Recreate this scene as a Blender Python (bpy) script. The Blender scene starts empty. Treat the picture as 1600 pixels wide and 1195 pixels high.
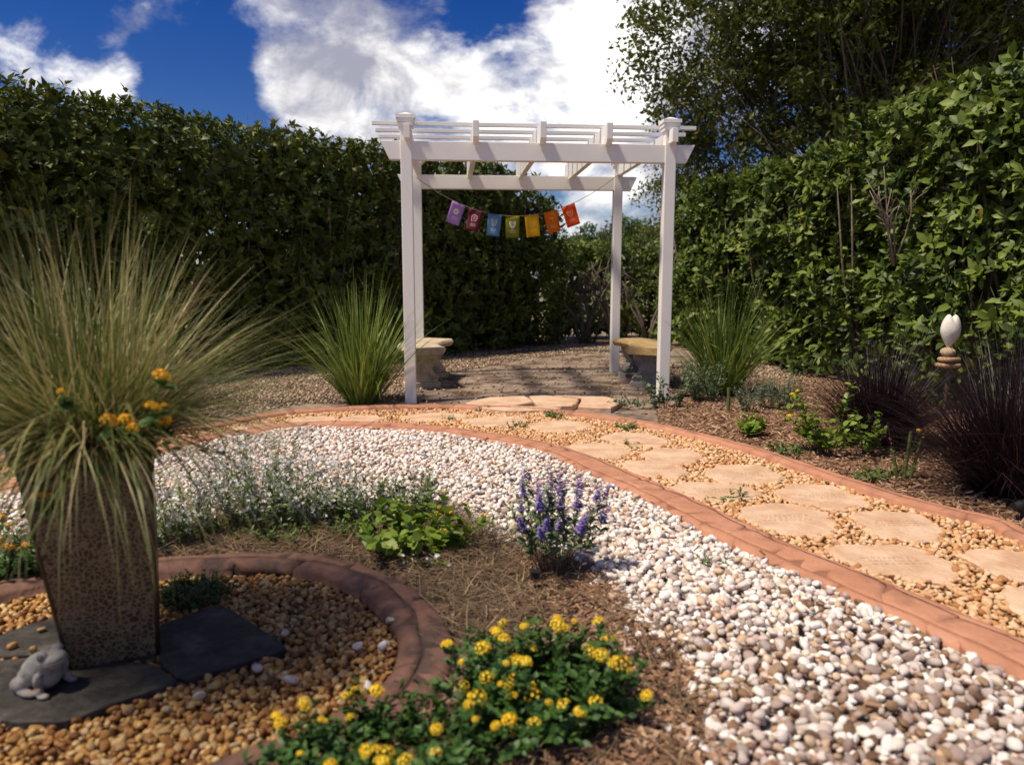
import bpy, bmesh, math, random
import numpy as np
from mathutils import Vector, Matrix

scene = bpy.context.scene
col = scene.collection
R = math.radians
rng = np.random.default_rng(7)
random.seed(7)

# ------------------------------------------------------------------ camera
cd = bpy.data.cameras.new('camera')
cam = bpy.data.objects.new('camera', cd)
col.objects.link(cam)
cam.location = (0, 0, 1.1)
cam.rotation_euler = (R(90 - 7.91), 0, 0)
cd.sensor_width = 36
cd.lens = 26
cd.clip_start = 0.05
cd.clip_end = 1500
cd.dof.use_dof = True
cd.dof.focus_distance = 4.6
cd.dof.aperture_fstop = 2.3
scene.camera = cam

# ------------------------------------------------------------------ light and exposure
SUN_EL = 62
sun_h = Vector((-0.93, -0.36)).normalized()
to_sun = Vector((sun_h.x * math.cos(R(SUN_EL)), sun_h.y * math.cos(R(SUN_EL)), math.sin(R(SUN_EL))))
sl = bpy.data.lights.new('sun', 'SUN')
sl.energy = 3.7
sl.angle = R(5)
sl.color = (1.0, 0.88, 0.70)
so = bpy.data.objects.new('sun', sl)
col.objects.link(so)
so.rotation_euler = to_sun.to_track_quat('Z', 'Y').to_euler()

world = bpy.data.worlds.new('World')
scene.world = world
world.use_nodes = True
wn, wl = world.node_tree.nodes, world.node_tree.links
wn.clear()
wout = wn.new('ShaderNodeOutputWorld')
wbg = wn.new('ShaderNodeBackground')
wbg.inputs['Strength'].default_value = 0.15
sky = wn.new('ShaderNodeTexSky')
sky.sky_type = 'NISHITA'
sky.sun_disc = False
sky.sun_elevation = R(SUN_EL)
sky.sun_rotation = math.atan2(sun_h.x, sun_h.y)
sky.air_density = 1.0
sky.dust_density = 0.15
sky.ozone_density = 4.0
tc = wn.new('ShaderNodeTexCoord')


def wmath(op, a, b=None, c=None, clamp=False):
    n = wn.new('ShaderNodeMath')
    n.operation = op
    n.use_clamp = clamp
    for i, v in enumerate((a, b, c)):
        if v is None:
            continue
        if isinstance(v, (int, float)):
            n.inputs[i].default_value = v
        else:
            wl.new(v, n.inputs[i])
    return n.outputs[0]


def wmap(v, a, b, lo=0.0, hi=1.0):
    n = wn.new('ShaderNodeMapRange')
    n.interpolation_type = 'SMOOTHSTEP'
    for k, x in zip(('From Min', 'From Max', 'To Min', 'To Max'), (a, b, lo, hi)):
        n.inputs[k].default_value = x
    wl.new(v, n.inputs['Value'])
    return n.outputs[0]


def wnoise(scale, stretch, off, detail=7, rough=0.55, dist=0.3):
    m = wn.new('ShaderNodeMapping')
    m.inputs['Scale'].default_value = (1, 1, stretch)
    m.inputs['Location'].default_value = off
    wl.new(tc.outputs['Generated'], m.inputs['Vector'])
    n = wn.new('ShaderNodeTexNoise')
    n.inputs['Scale'].default_value = scale
    n.inputs['Detail'].default_value = detail
    n.inputs['Roughness'].default_value = rough
    n.inputs['Distortion'].default_value = dist
    wl.new(m.outputs[0], n.inputs['Vector'])
    return n.outputs['Fac']


def wblob(d, deg, w):
    n = wn.new('ShaderNodeVectorMath')
    n.operation = 'DOT_PRODUCT'
    wl.new(tc.outputs['Generated'], n.inputs[0])
    n.inputs[1].default_value = d
    return wmap(n.outputs['Value'], math.cos(R(deg)), math.cos(R(deg * 0.25)), 0.0, w)


def wsum(items):
    s = items[0]
    for x in items[1:]:
        s = wmath('ADD', s, x)
    return s


fbm = wmath('ADD', wmath('MULTIPLY', wnoise(6.0, 1.9, (3.1, 0.7, 1.9), 10, 0.62, 0.5), 0.66), wmath('MULTIPLY', wnoise(17.0, 1.6, (1.3, 2.2, 0.4), 8, 0.6, 0.2), 0.34))
# banks of cloud where they stand in the sky; the rest of the dome follows the noise alone
banks = wsum([wblob((0.0644, 0.9713, 0.2289), 11, 0.10), wblob((-0.1288, 0.9686, 0.2128), 8, 0.07), wblob((-0.2566, 0.9391, 0.2287), 4.5, 0.13), wblob((-0.5144, 0.8231, 0.2406), 3.0, 0.17),
              wblob((-0.4537, 0.8639, 0.2186), 3.6, 0.15), wblob((-0.2255, 0.921, 0.3178), 10, 0.10), wblob((-0.3995, 0.8666, 0.299), 4, 0.14), wblob((-0.283, 0.9266, 0.2477), 3, 0.10), wblob((0.1329, 0.9847, 0.1127), 6, 0.08),
              wblob((0.1906, 0.9323, 0.3074), 10, 0.08)])
clear = wsum([wblob((-0.4555, 0.853, 0.2547), 14, 0.10), wblob((-0.3413, 0.9149, 0.2156), 7, 0.10), wblob((-0.0848, 0.9441, 0.3185), 5, 0.06), wblob((0.0, 0.9561, 0.293), 4, 0.07), wblob((-0.363, 0.9101, 0.2), 6, 0.06)])
dens = wmath('SUBTRACT', wmath('ADD', fbm, banks), clear)
mask = wmap(dens, 0.455, 0.68)
shade = wsum([wmath('MULTIPLY', wnoise(7.0, 1.7, (8.0, 2.0, 5.0), 9, 0.62, 0.4), 1.8), wblob((0.0484, 0.9722, 0.2291), 12, 0.26), wblob((-0.2573, 0.9406, 0.2216), 5, 0.22), wblob((-0.5144, 0.8231, 0.2406), 3.5, 0.26), wblob((-0.4537, 0.8639, 0.2186), 4, 0.24)])
shade = wmath('SUBTRACT', shade, wblob((-0.2277, 0.9269, 0.2984), 12, 0.18))
lit = wmap(shade, 0.66, 1.24)
ccol = wn.new('ShaderNodeMix')
ccol.data_type = 'RGBA'
ccol.inputs[6].default_value = (1.75, 1.78, 2.2, 1)
ccol.inputs[7].default_value = (6.3, 6.1, 5.8, 1)
wl.new(lit, ccol.inputs[0])
hs = wn.new('ShaderNodeHueSaturation')
hs.inputs['Hue'].default_value = 0.525
hs.inputs['Saturation'].default_value = 1.42
hs.inputs['Value'].default_value = 0.32
wl.new(sky.outputs[0], hs.inputs['Color'])
wmix = wn.new('ShaderNodeMix')
wmix.data_type = 'RGBA'
wl.new(mask, wmix.inputs[0])
wl.new(hs.outputs[0], wmix.inputs[6])
wl.new(ccol.outputs[2], wmix.inputs[7])
wl.new(wmix.outputs[2], wbg.inputs['Color'])
wl.new(wbg.outputs[0], wout.inputs['Surface'])

vs = scene.view_settings
vs.view_transform = 'Standard'
vs.look = 'None'
vs.exposure = 0.58
vs.gamma = 1.0
vs.use_curve_mapping = False
cy = scene.cycles
cy.max_bounces = 6
cy.diffuse_bounces = 3
cy.glossy_bounces = 2
cy.transmission_bounces = 4
cy.use_denoising = True
cy.sample_clamp_indirect = 6

# ------------------------------------------------------------------ materials
M = {}


def mat(name, ramp, rough=0.8, scale=8.0, detail=5, bump=0.0, bump_scale=None, rnd=0.0, noise=1.0, transl=0.0, spec=0.4, coat=0.0, vor=None, obj_coords=True, wear=None):
    """ramp of base colours driven by noise (weight noise) and by each piece's own random value (weight rnd)"""
    m = bpy.data.materials.new(name)
    m.use_nodes = True
    nt = m.node_tree
    n, l = nt.nodes, nt.links
    b = n['Principled BSDF']
    b.inputs['Roughness'].default_value = rough
    b.inputs['Specular IOR Level'].default_value = spec
    b.inputs['Coat Weight'].default_value = coat
    t = n.new('ShaderNodeTexCoord')
    src = t.outputs['Object']
    if not obj_coords:
        g = n.new('ShaderNodeNewGeometry')
        src = g.outputs['Position']
    nz = n.new('ShaderNodeTexNoise')
    nz.inputs['Scale'].default_value = scale
    nz.inputs['Detail'].default_value = detail
    nz.inputs['Roughness'].default_value = 0.62
    l.new(src, nz.inputs['Vector'])
    mr = n.new('ShaderNodeMapRange')
    mr.inputs['From Min'].default_value = 0.28
    mr.inputs['From Max'].default_value = 0.72
    l.new(nz.outputs['Fac'], mr.inputs['Value'])
    fac = mr.outputs[0]
    if rnd > 0:
        at = n.new('ShaderNodeAttribute')
        at.attribute_name = 'rnd'
        oi = n.new('ShaderNodeObjectInfo')
        ad = n.new('ShaderNodeMath')
        ad.operation = 'ADD'
        l.new(at.outputs['Fac'], ad.inputs[0])
        l.new(oi.outputs['Random'], ad.inputs[1])
        fr = n.new('ShaderNodeMath')
        fr.operation = 'FRACT'
        l.new(ad.outputs[0], fr.inputs[0])
        mx = n.new('ShaderNodeMix')
        mx.inputs[0].default_value = rnd
        l.new(fac, mx.inputs[2])
        l.new(fr.outputs[0], mx.inputs[3])
        fac = mx.outputs[0]
    cr = n.new('ShaderNodeValToRGB')
    el = cr.color_ramp.elements
    while len(el) < len(ramp):
        el.new(0.5)
    for e, (p, c) in zip(el, ramp):
        e.position = p
        e.color = (*c, 1)
    l.new(fac, cr.inputs['Fac'])
    color = cr.outputs['Color']
    if wear:
        wz = n.new('ShaderNodeTexNoise')
        wz.inputs['Scale'].default_value = wear[1]
        wz.inputs['Detail'].default_value = 6
        l.new(src, wz.inputs['Vector'])
        wm = n.new('ShaderNodeMapRange')
        wm.inputs['From Min'].default_value = wear[2]
        wm.inputs['From Max'].default_value = wear[2] + 0.14
        wm.inputs['To Max'].default_value = wear[3]
        l.new(wz.outputs['Fac'], wm.inputs['Value'])
        wx = n.new('ShaderNodeMix')
        wx.data_type = 'RGBA'
        wx.inputs[7].default_value = (*wear[0], 1)
        l.new(wm.outputs[0], wx.inputs[0])
        l.new(color, wx.inputs[6])
        color = wx.outputs[2]
    if vor:
        vo = n.new('ShaderNodeTexVoronoi')
        vo.feature = 'DISTANCE_TO_EDGE'
        vo.inputs['Scale'].default_value = vor[1]
        dz = n.new('ShaderNodeVectorMath')
        dz.operation = 'MULTIPLY_ADD'
        l.new(nz.outputs['Color'], dz.inputs[0])
        dz.inputs[1].default_value = (0.05, 0.05, 0.05)
        l.new(src, dz.inputs[2])
        l.new(dz.outputs[0], vo.inputs['Vector'])
        vm = n.new('ShaderNodeMapRange')
        vm.inputs['From Min'].default_value = vor[2]
        vm.inputs['From Max'].default_value = vor[3]
        l.new(vo.outputs['Distance'], vm.inputs['Value'])
        vx = n.new('ShaderNodeMix')
        vx.data_type = 'RGBA'
        vx.inputs[6].default_value = (*vor[0], 1)
        l.new(vm.outputs[0], vx.inputs[0])
        l.new(color, vx.inputs[7])
        color = vx.outputs[2]
    l.new(color, b.inputs['Base Color'])
    if bump > 0:
        bz = n.new('ShaderNodeTexNoise')
        bz.inputs['Scale'].default_value = bump_scale or scale * 3
        bz.inputs['Detail'].default_value = 6
        l.new(src, bz.inputs['Vector'])
        bp = n.new('ShaderNodeBump')
        bp.inputs['Strength'].default_value = 1.0
        bp.inputs['Distance'].default_value = bump
        l.new(bz.outputs['Fac'], bp.inputs['Height'])
        l.new(bp.outputs[0], b.inputs['Normal'])
    if transl > 0:
        tr = n.new('ShaderNodeBsdfTranslucent')
        l.new(color, tr.inputs['Color'])
        ms = n.new('ShaderNodeMixShader')
        ms.inputs[0].default_value = transl
        l.new(b.outputs[0], ms.inputs[1])
        l.new(tr.outputs[0], ms.inputs[2])
        l.new(ms.outputs[0], n['Material Output'].inputs['Surface'])
    M[name] = m
    return m


mat('sandy_ground', [(0, (.13, .092, .065)), (.45, (.24, .18, .135)), (.75, (.34, .265, .205)), (1, (.43, .35, .27))], .95, 6, 9, .014, 55, wear=((.075, .042, .026), 2.6, .47, .85))
mat('straw_soil', [(0, (.045, .03, .02)), (.5, (.11, .072, .045)), (1, (.19, .13, .08))], .95, 30, 6, .01, 80)
mat('mulch_soil', [(0, (.09, .048, .03)), (.5, (.21, .115, .068)), (1, (.33, .20, .125))], .95, 24, 7, .012, 70)
mat('pebble_soil', [(0, (.12, .1, .09)), (1, (.3, .27, .25))], .95, 30)
mat('gravel_soil', [(0, (.07, .04, .02)), (1, (.22, .13, .06))], .95, 30)
mat('white_pebble', [(0, (.22, .17, .15)), (.10, (.42, .34, .31)), (.24, (.62, .52, .47)), (.42, (.80, .74, .69)), (.60, (.86, .82, .78)), (.68, (.66, .52, .39)), (.76, (.52, .33, .19)), (.82, (.62, .50, .46)), (.9, (.78, .74, .71)), (1, (.89, .87, .84))], .55, 26, 5, .0012, 160, rnd=.84, spec=.3)
mat('brown_pebble', [(0, (.09, .05, .03)), (.25, (.22, .125, .07)), (.45, (.36, .23, .13)), (.6, (.34, .25, .23)), (.75, (.46, .36, .31)), (.9, (.30, .20, .17)), (1, (.54, .44, .34))], .5, 26, 5, .0012, 160, rnd=.84, spec=.35)
mat('gold_gravel', [(0, (.08, .032, .012)), (.2, (.22, .09, .026)), (.42, (.39, .19, .05)), (.62, (.50, .29, .09)), (.78, (.58, .41, .19)), (.88, (.32, .16, .055)), (.95, (.56, .45, .28)), (1, (.76, .69, .58))], .5, 40, 5, .001, 200, rnd=.86, spec=.35)
mat('path_gravel', [(0, (.30, .12, .045)), (.25, (.52, .26, .10)), (.5, (.66, .40, .20)), (.75, (.72, .50, .31)), (.87, (.56, .30, .15)), (1, (.80, .69, .55))], .6, 40, 5, .001, 200, rnd=.86, spec=.3)
mat('chip_gravel', [(0, (.06, .034, .02)), (.35, (.20, .125, .08)), (.65, (.42, .30, .20)), (1, (.62, .49, .36))], .8, 40, 4, 0, None, rnd=.9)
mat('flagstone', [(0, (.46, .29, .185)), (.5, (.58, .395, .265)), (1, (.67, .48, .34))], .8, 7, 9, .006, 40, wear=((.46, .26, .15), 6, .50, .6))
mat('engraved', [(0, (.36, .23, .14)), (1, (.46, .30, .19))], .9, 30)
mat('slate', [(0, (.018, .016, .014)), (.5, (.042, .037, .032)), (1, (.09, .079, .067))], .75, 14, 9, .006, 45, wear=((.15, .13, .10), 7, .60, .5))
mat('ring_concrete', [(0, (.085, .042, .030)), (.5, (.165, .082, .058)), (1, (.24, .125, .09))], .8, 9, 8, .006, 40, wear=((.04, .026, .024), 9, .50, .8), obj_coords=False, rnd=.2)
mat('ring_joint', [(0, (.03, .02, .018)), (1, (.08, .045, .036))], .95, 30, obj_coords=False)
mat('path_concrete', [(0, (.34, .152, .090)), (.5, (.44, .205, .122)), (1, (.52, .26, .165))], .85, 6, 8, .005, 45, wear=((.26, .115, .075), 7, .52, .6), obj_coords=False, rnd=.2)
mat('path_joint', [(0, (.20, .085, .05)), (1, (.30, .13, .08))], .95, 30, obj_coords=False)
mat('vinyl', [(0, (.83, .81, .78)), (1, (.88, .86, .83))], .38, 1.5, 4, spec=.45, wear=((.60, .57, .51), 5, .66, .35))
mat('bench_tan', [(0, (.32, .25, .17)), (.5, (.49, .40, .28)), (1, (.62, .53, .40))], .9, 9, 8, .006, 60, wear=((.22, .16, .09), 8, .56, .6))
mat('bench_ochre', [(0, (.26, .17, .07)), (.5, (.44, .30, .13)), (1, (.55, .40, .20))], .9, 9, 8, .006, 60, wear=((.20, .14, .07), 8, .56, .6))
mat('bench_grey', [(0, (.16, .15, .14)), (.5, (.27, .26, .24)), (1, (.38, .36, .33))], .9, 9, 8, .006, 60, wear=((.12, .11, .09), 8, .56, .6))
mat('glaze', [(0, (.024, .012, .007)), (.5, (.045, .025, .015)), (1, (.11, .070, .042))], .38, 14, 6, .002, 80, spec=.5, coat=.12, vor=((.20, .155, .10), 70, .05, .15))
mat('glaze_spot', [(0, (.022, .012, .008)), (1, (.055, .026, .015))], .3, 20, spec=.5, coat=.3)
mat('frog_stone', [(0, (.20, .19, .18)), (.5, (.29, .28, .265)), (1, (.38, .365, .345))], .9, 20, 8, .004, 70, wear=((.25, .14, .09), 14, .50, .7))
mat('frog_eye', [(0, (.11, .105, .10)), (1, (.18, .17, .165))], .6, 30)
mat('heart_stone', [(0, (.74, .68, .60)), (1, (.82, .78, .71))], .75, 6, 6, .002, 80)
mat('sand_stone', [(0, (.36, .22, .11)), (.5, (.50, .33, .18)), (1, (.60, .43, .27))], .85, 12, 7, .004, 60)
mat('pale_stone', [(0, (.48, .34, .21)), (1, (.66, .50, .35))], .85, 12, 7, .004, 60)
mat('black_plastic', [(0, (.012, .012, .013)), (1, (.028, .027, .027))], .45, 20)
mat('string', [(0, (.16, .12, .08)), (1, (.22, .17, .12))], .9, 20)
mat('leaf_hedge', [(0, (.026, .042, .007)), (.35, (.056, .082, .012)), (.7, (.10, .13, .018)), (.93, (.16, .19, .027)), (.975, (.18, .18, .03)), (1, (.30, .19, .03))], .52, 3, 3, rnd=.8, transl=.16, spec=.3)
mat('leaf_viburnum', [(0, (.020, .040, .007)), (.3, (.050, .085, .012)), (.6, (.10, .15, .020)), (.88, (.19, .245, .034)), (.95, (.28, .29, .045)), (1, (.44, .27, .045))], .5, 1.6, 4, rnd=.72, transl=.24, spec=.35)
mat('leaf_oak', [(0, (.045, .062, .010)), (.5, (.11, .13, .02)), (1, (.21, .22, .035))], .5, 2, 3, rnd=.75, transl=.42)
mat('leaf_far', [(0, (.035, .065, .02)), (.5, (.065, .11, .03)), (1, (.11, .16, .05))], .7, .3, 3, rnd=.6, transl=.2)
mat('bark', [(0, (.06, .045, .035)), (.5, (.13, .10, .075)), (1, (.22, .18, .14))], .95, 14, 7, .01, 30)
mat('bark_pale', [(0, (.16, .12, .09)), (.5, (.27, .21, .16)), (1, (.38, .31, .25))], .95, 14, 7, .004, 40)
mat('stem_green', [(0, (.06, .09, .02)), (1, (.12, .15, .04))], .7, 20)
mat('stem_brown', [(0, (.06, .04, .025)), (1, (.13, .09, .06))], .9, 20)
mat('blade_gold', [(0, (.050, .080, .016)), (.35, (.125, .165, .035)), (.56, (.25, .25, .075)), (.8, (.46, .38, .17)), (.92, (.56, .45, .25)), (1, (.22, .13, .075))], .5, 4, 3, rnd=.82, transl=.25)
mat('blade_green', [(0, (.055, .105, .014)), (.5, (.13, .20, .028)), (.85, (.25, .30, .06)), (1, (.42, .34, .11))], .45, 4, 3, rnd=.82, transl=.25)
mat('blade_purple', [(0, (.010, .005, .008)), (.6, (.022, .010, .015)), (.9, (.045, .022, .028)), (1, (.10, .065, .055))], .45, 4, 3, rnd=.82, transl=.12)
mat('straw', [(0, (.045, .026, .015)), (.4, (.115, .070, .038)), (.75, (.20, .135, .078)), (1, (.36, .27, .17))], .85, 10, 3, rnd=.85)
mat('chip', [(0, (.07, .036, .022)), (.4, (.21, .108, .06)), (.75, (.36, .215, .13)), (1, (.54, .39, .26))], .9, 30, 4, rnd=.85)
mat('leaf_lantana', [(0, (.022, .060, .012)), (.5, (.045, .115, .022)), (1, (.09, .185, .035))], .5, 8, 3, rnd=.75, transl=.25)
mat('leaf_lime', [(0, (.08, .14, .015)), (.5, (.17, .26, .028)), (1, (.29, .36, .05))], .5, 8, 3, rnd=.75, transl=.3)
mat('leaf_sage', [(0, (.07, .12, .05)), (.5, (.13, .19, .085)), (1, (.21, .28, .14))], .65, 8, 3, rnd=.75, transl=.2)
mat('leaf_grey', [(0, (.09, .12, .07)), (.5, (.16, .20, .12)), (1, (.26, .30, .20))], .7, 8, 3, rnd=.75, transl=.2)
mat('leaf_herb', [(0, (.06, .10, .022)), (.5, (.11, .17, .04)), (1, (.19, .25, .07))], .6, 8, 3, rnd=.75, transl=.25)
mat('leaf_sedum', [(0, (.025, .050, .012)), (.6, (.055, .095, .025)), (1, (.12, .13, .045))], .5, 8, 3, rnd=.75, transl=.1)
mat('petal_yellow', [(0, (.84, .44, .01)), (.5, (.90, .62, .02)), (1, (.92, .74, .08))], .6, 60, 3, rnd=.7, transl=.25)
mat('petal_orange', [(0, (.84, .34, .01)), (.5, (.90, .48, .015)), (1, (.92, .60, .03))], .6, 60, 3, rnd=.7, transl=.25)
mat('petal_white', [(0, (.80, .79, .82)), (1, (.90, .89, .90))], .6, 60, 3, rnd=.7, transl=.4)
mat('petal_violet', [(0, (.14, .085, .32)), (.5, (.24, .16, .46)), (1, (.42, .32, .62))], .6, 60, 3, rnd=.7, transl=.25)
mat('petal_pink', [(0, (.55, .06, .10)), (1, (.7, .12, .14))], .6, 60, 3, rnd=.7, transl=.2)
for nm, c in (('lilac', (.60, .36, .80)), ('maroon', (.20, .03, .07)), ('blue', (.18, .37, .64)), ('olive', (.36, .36, .02)), ('yellow', (.92, .56, .01)), ('orange', (.92, .27, .008)), ('scarlet', (.90, .10, .01))):
    mat('cloth_' + nm, [(0, tuple(x * .88 for x in c)), (1, c)], .85, 25, 4, .0008, 300, transl=.45)
mat('print_white', [(0, (.72, .72, .70)), (1, (.78, .78, .76))], .8, 20)
mat('print_yellow', [(0, (.88, .58, .10)), (1, (.88, .60, .14))], .8, 20)
mat('print_orange', [(0, (.88, .48, .20)), (1, (.88, .50, .24))], .8, 20)
mat('print_pale_blue', [(0, (.52, .66, .72)), (1, (.58, .70, .75))], .8, 20)
mat('print_pink', [(0, (.62, .34, .36)), (1, (.68, .40, .42))], .8, 20)

# ------------------------------------------------------------------ helpers


def make_mesh(name, V, F, material=None, rnd=None, smooth=True):
    V = np.asarray(V, dtype=np.float32).reshape(-1, 3)
    me = bpy.data.meshes.new(name)
    if not isinstance(F, (list, tuple)) or (len(F) and not isinstance(F[0], np.ndarray)):
        F = [np.asarray(F, dtype=np.int32)]
    loops = np.concatenate([f.ravel() for f in F]).astype(np.int32)
    tot = np.concatenate([np.full(len(f), f.shape[1], dtype=np.int32) for f in F])
    start = np.concatenate([[0], np.cumsum(tot)[:-1]]).astype(np.int32)
    me.vertices.add(len(V))
    me.vertices.foreach_set('co', V.ravel())
    me.loops.add(len(loops))
    me.loops.foreach_set('vertex_index', loops)
    me.polygons.add(len(tot))
    me.polygons.foreach_set('loop_start', start)
    me.polygons.foreach_set('use_smooth', np.full(len(tot), smooth, dtype=bool))
    if rnd is not None:
        a = me.attributes.new('rnd', 'FLOAT', 'POINT')
        a.data.foreach_set('value', np.asarray(rnd, dtype=np.float32))
    me.update(calc_edges=True)
    if material:
        me.materials.append(M[material])
    return me


def add(name, me, parent=None, loc=(0, 0, 0), rot=(0, 0, 0), scale=(1, 1, 1)):
    o = bpy.data.objects.new(name, me)
    col.objects.link(o)
    o.parent = parent
    o.location = loc
    o.rotation_euler = rot
    o.scale = scale
    return o


def tag(o, label=None, cat=None, group=None, kind=None):
    if label:
        o['label'] = label
    if cat:
        o['category'] = cat
    if group:
        o['group'] = group
    if kind:
        o['kind'] = kind
    return o


def thing(name, label, cat, loc=(0, 0, 0), rz=0.0, group=None):
    return tag(add(name, None, None, loc, (0, 0, rz)), label, cat, group)


class MB:
    """collects polygons of one mesh"""

    def __init__(self):
        self.v, self.f = [], []

    def raw(self, v, f):
        o = len(self.v)
        self.v += [tuple(p) for p in v]
        self.f += [tuple(i + o for i in q) for q in f]
        return self

    def box(self, a, b):
        x0, y0, z0 = a
        x1, y1, z1 = b
        return self.raw([(x0, y0, z0), (x1, y0, z0), (x1, y1, z0), (x0, y1, z0), (x0, y0, z1), (x1, y0, z1), (x1, y1, z1), (x0, y1, z1)],
                        [(0, 3, 2, 1), (4, 5, 6, 7), (0, 1, 5, 4), (1, 2, 6, 5), (2, 3, 7, 6), (3, 0, 4, 7)])

    def prism(self, pts, ax0, ax1, plane='xz'):
        """outline pts in a plane, pulled along the third axis from ax0 to ax1"""
        def q(p, w):
            return (p[0], w, p[1]) if plane == 'xz' else ((w, p[0], p[1]) if plane == 'yz' else (p[0], p[1], w))
        n = len(pts)
        v = [q(p, ax0) for p in pts] + [q(p, ax1) for p in pts]
        f = [tuple(range(n - 1, -1, -1)), tuple(range(n, 2 * n))] + [(i, (i + 1) % n, (i + 1) % n + n, i + n) for i in range(n)]
        return self.raw(v, f)

    def tube(self, pts, r, n=6, cap=True):
        pts = [Vector(p) for p in pts]
        rs = r if isinstance(r, (list, tuple)) else [r] * len(pts)
        o = len(self.v)
        up = Vector((0.13, 0.2, 1)).normalized()
        for i, p in enumerate(pts):
            t = (pts[min(i + 1, len(pts) - 1)] - pts[max(i - 1, 0)])
            t = t.normalized() if t.length > 1e-9 else Vector((0, 0, 1))
            u = up if abs(t.dot(up)) < .95 else Vector((1, 0, 0))
            a = t.cross(u).normalized()
            b = t.cross(a)
            for k in range(n):
                w = 2 * math.pi * k / n
                self.v.append(tuple(p + (a * math.cos(w) + b * math.sin(w)) * rs[i]))
        for i in range(len(pts) - 1):
            for k in range(n):
                k2 = (k + 1) % n
                self.f.append((o + i * n + k, o + i * n + k2, o + (i + 1) * n + k2, o + (i + 1) * n + k))
        if cap:
            self.f.append(tuple(o + k for k in range(n)))
            self.f.append(tuple(o + (len(pts) - 1) * n + k for k in range(n - 1, -1, -1)))
        return self

    def mesh(self, name, material, smooth=False, bevel=0.0, recalc=True):
        bm = bmesh.new()
        vs_ = [bm.verts.new(p) for p in self.v]
        for q in self.f:
            try:
                bm.faces.new([vs_[i] for i in q])
            except ValueError:
                pass
        if recalc:
            bmesh.ops.recalc_face_normals(bm, faces=bm.faces)
        if bevel > 0:
            ed = [e for e in bm.edges if len(e.link_faces) == 2 and e.calc_face_angle(0) > R(25)]
            bmesh.ops.bevel(bm, geom=ed, offset=bevel, segments=2, affect='EDGES', profile=.6, clamp_overlap=True)
        for f in bm.faces:
            f.smooth = smooth
        me = bpy.data.meshes.new(name)
        bm.to_mesh(me)
        bm.free()
        me.materials.append(M[material])
        return me


def inside(P, poly):
    P = np.asarray(P)
    x, y = P[:, 0], P[:, 1]
    r = np.zeros(len(P), bool)
    n = len(poly)
    for i in range(n):
        x0, y0 = poly[i]
        x1, y1 = poly[(i + 1) % n]
        c = ((y0 > y) != (y1 > y))
        with np.errstate(divide='ignore', invalid='ignore'):
            r ^= c & (x < (x1 - x0) * (y - y0) / (y1 - y0) + x0)
    return r


def dist_line(P, line):
    """distance of points to a polyline"""
    P = np.asarray(P)[:, :2]
    best = np.full(len(P), 1e9)
    for a, b in zip(line[:-1], line[1:]):
        a, b = np.array(a[:2]), np.array(b[:2])
        ab = b - a
        t = np.clip(((P - a) @ ab) / max(ab @ ab, 1e-9), 0, 1)
        best = np.minimum(best, np.linalg.norm(P - (a + t[:, None] * ab), axis=1))
    return best


def hexpts(poly, s, jit=.35):
    a = np.array(poly)
    x0, y0 = a.min(0) - s
    x1, y1 = a.max(0) + s
    xs = np.arange(x0, x1, s)
    ys = np.arange(y0, y1, s * .866)
    gx, gy = np.meshgrid(xs, ys)
    gx = gx + (np.arange(len(ys)) % 2)[:, None] * s * .5
    p = np.stack([gx.ravel(), gy.ravel()], 1)
    p += rng.uniform(-jit, jit, p.shape) * s
    return p[inside(p, poly)]


def spline(pts, n=8, closed=False):
    pts = [np.array(p, float) for p in pts]
    out = []
    N = len(pts)
    rngi = range(N if closed else N - 1)
    for i in rngi:
        g = (lambda k: pts[k % N]) if closed else (lambda k: pts[min(max(k, 0), N - 1)])
        p0, p1, p2, p3 = g(i - 1), g(i), g(i + 1), g(i + 2)
        for k in range(n):
            t = k / n
            out.append(.5 * ((2 * p1) + (-p0 + p2) * t + (2 * p0 - 5 * p1 + 4 * p2 - p3) * t * t + (-p0 + 3 * p1 - 3 * p2 + p3) * t ** 3))
    if not closed:
        out.append(pts[-1])
    return [tuple(float(c) for c in p) for p in out]


def rotmats(yaw, tx, ty):
    m = len(yaw)
    c, s = np.cos(yaw), np.sin(yaw)
    z = np.zeros(m)
    o = np.ones(m)
    Rz = np.stack([np.stack([c, -s, z], 1), np.stack([s, c, z], 1), np.stack([z, z, o], 1)], 1)
    c, s = np.cos(tx), np.sin(tx)
    Rx = np.stack([np.stack([o, z, z], 1), np.stack([z, c, -s], 1), np.stack([z, s, c], 1)], 1)
    c, s = np.cos(ty), np.sin(ty)
    Ry = np.stack([np.stack([c, z, s], 1), np.stack([z, o, z], 1), np.stack([-s, z, c], 1)], 1)
    return Rz @ Rx @ Ry


def scatter(templates, A, L, rnd=None):
    """one V, F, rnd from many copies of the template pieces; A (m,3,3), L (m,3)"""
    m = len(L)
    if rnd is None:
        rnd = rng.random(m)
    which = rng.integers(0, len(templates), m)
    Vs, Fs, Rs = [], [], []
    off = 0
    for k, (tv, tf) in enumerate(templates):
        idx = np.where(which == k)[0]
        if len(idx) == 0:
            continue
        v = np.einsum('mij,nj->mni', A[idx], tv) + L[idx][:, None, :]
        f = tf[None] + (np.arange(len(idx)) * len(tv))[:, None, None] + off
        Vs.append(v.reshape(-1, 3))
        Fs.append(f.reshape(-1, tf.shape[1]))
        Rs.append(np.repeat(rnd[idx], len(tv)))
        off += len(idx) * len(tv)
    return np.concatenate(Vs), np.concatenate(Fs), np.concatenate(Rs)


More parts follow.
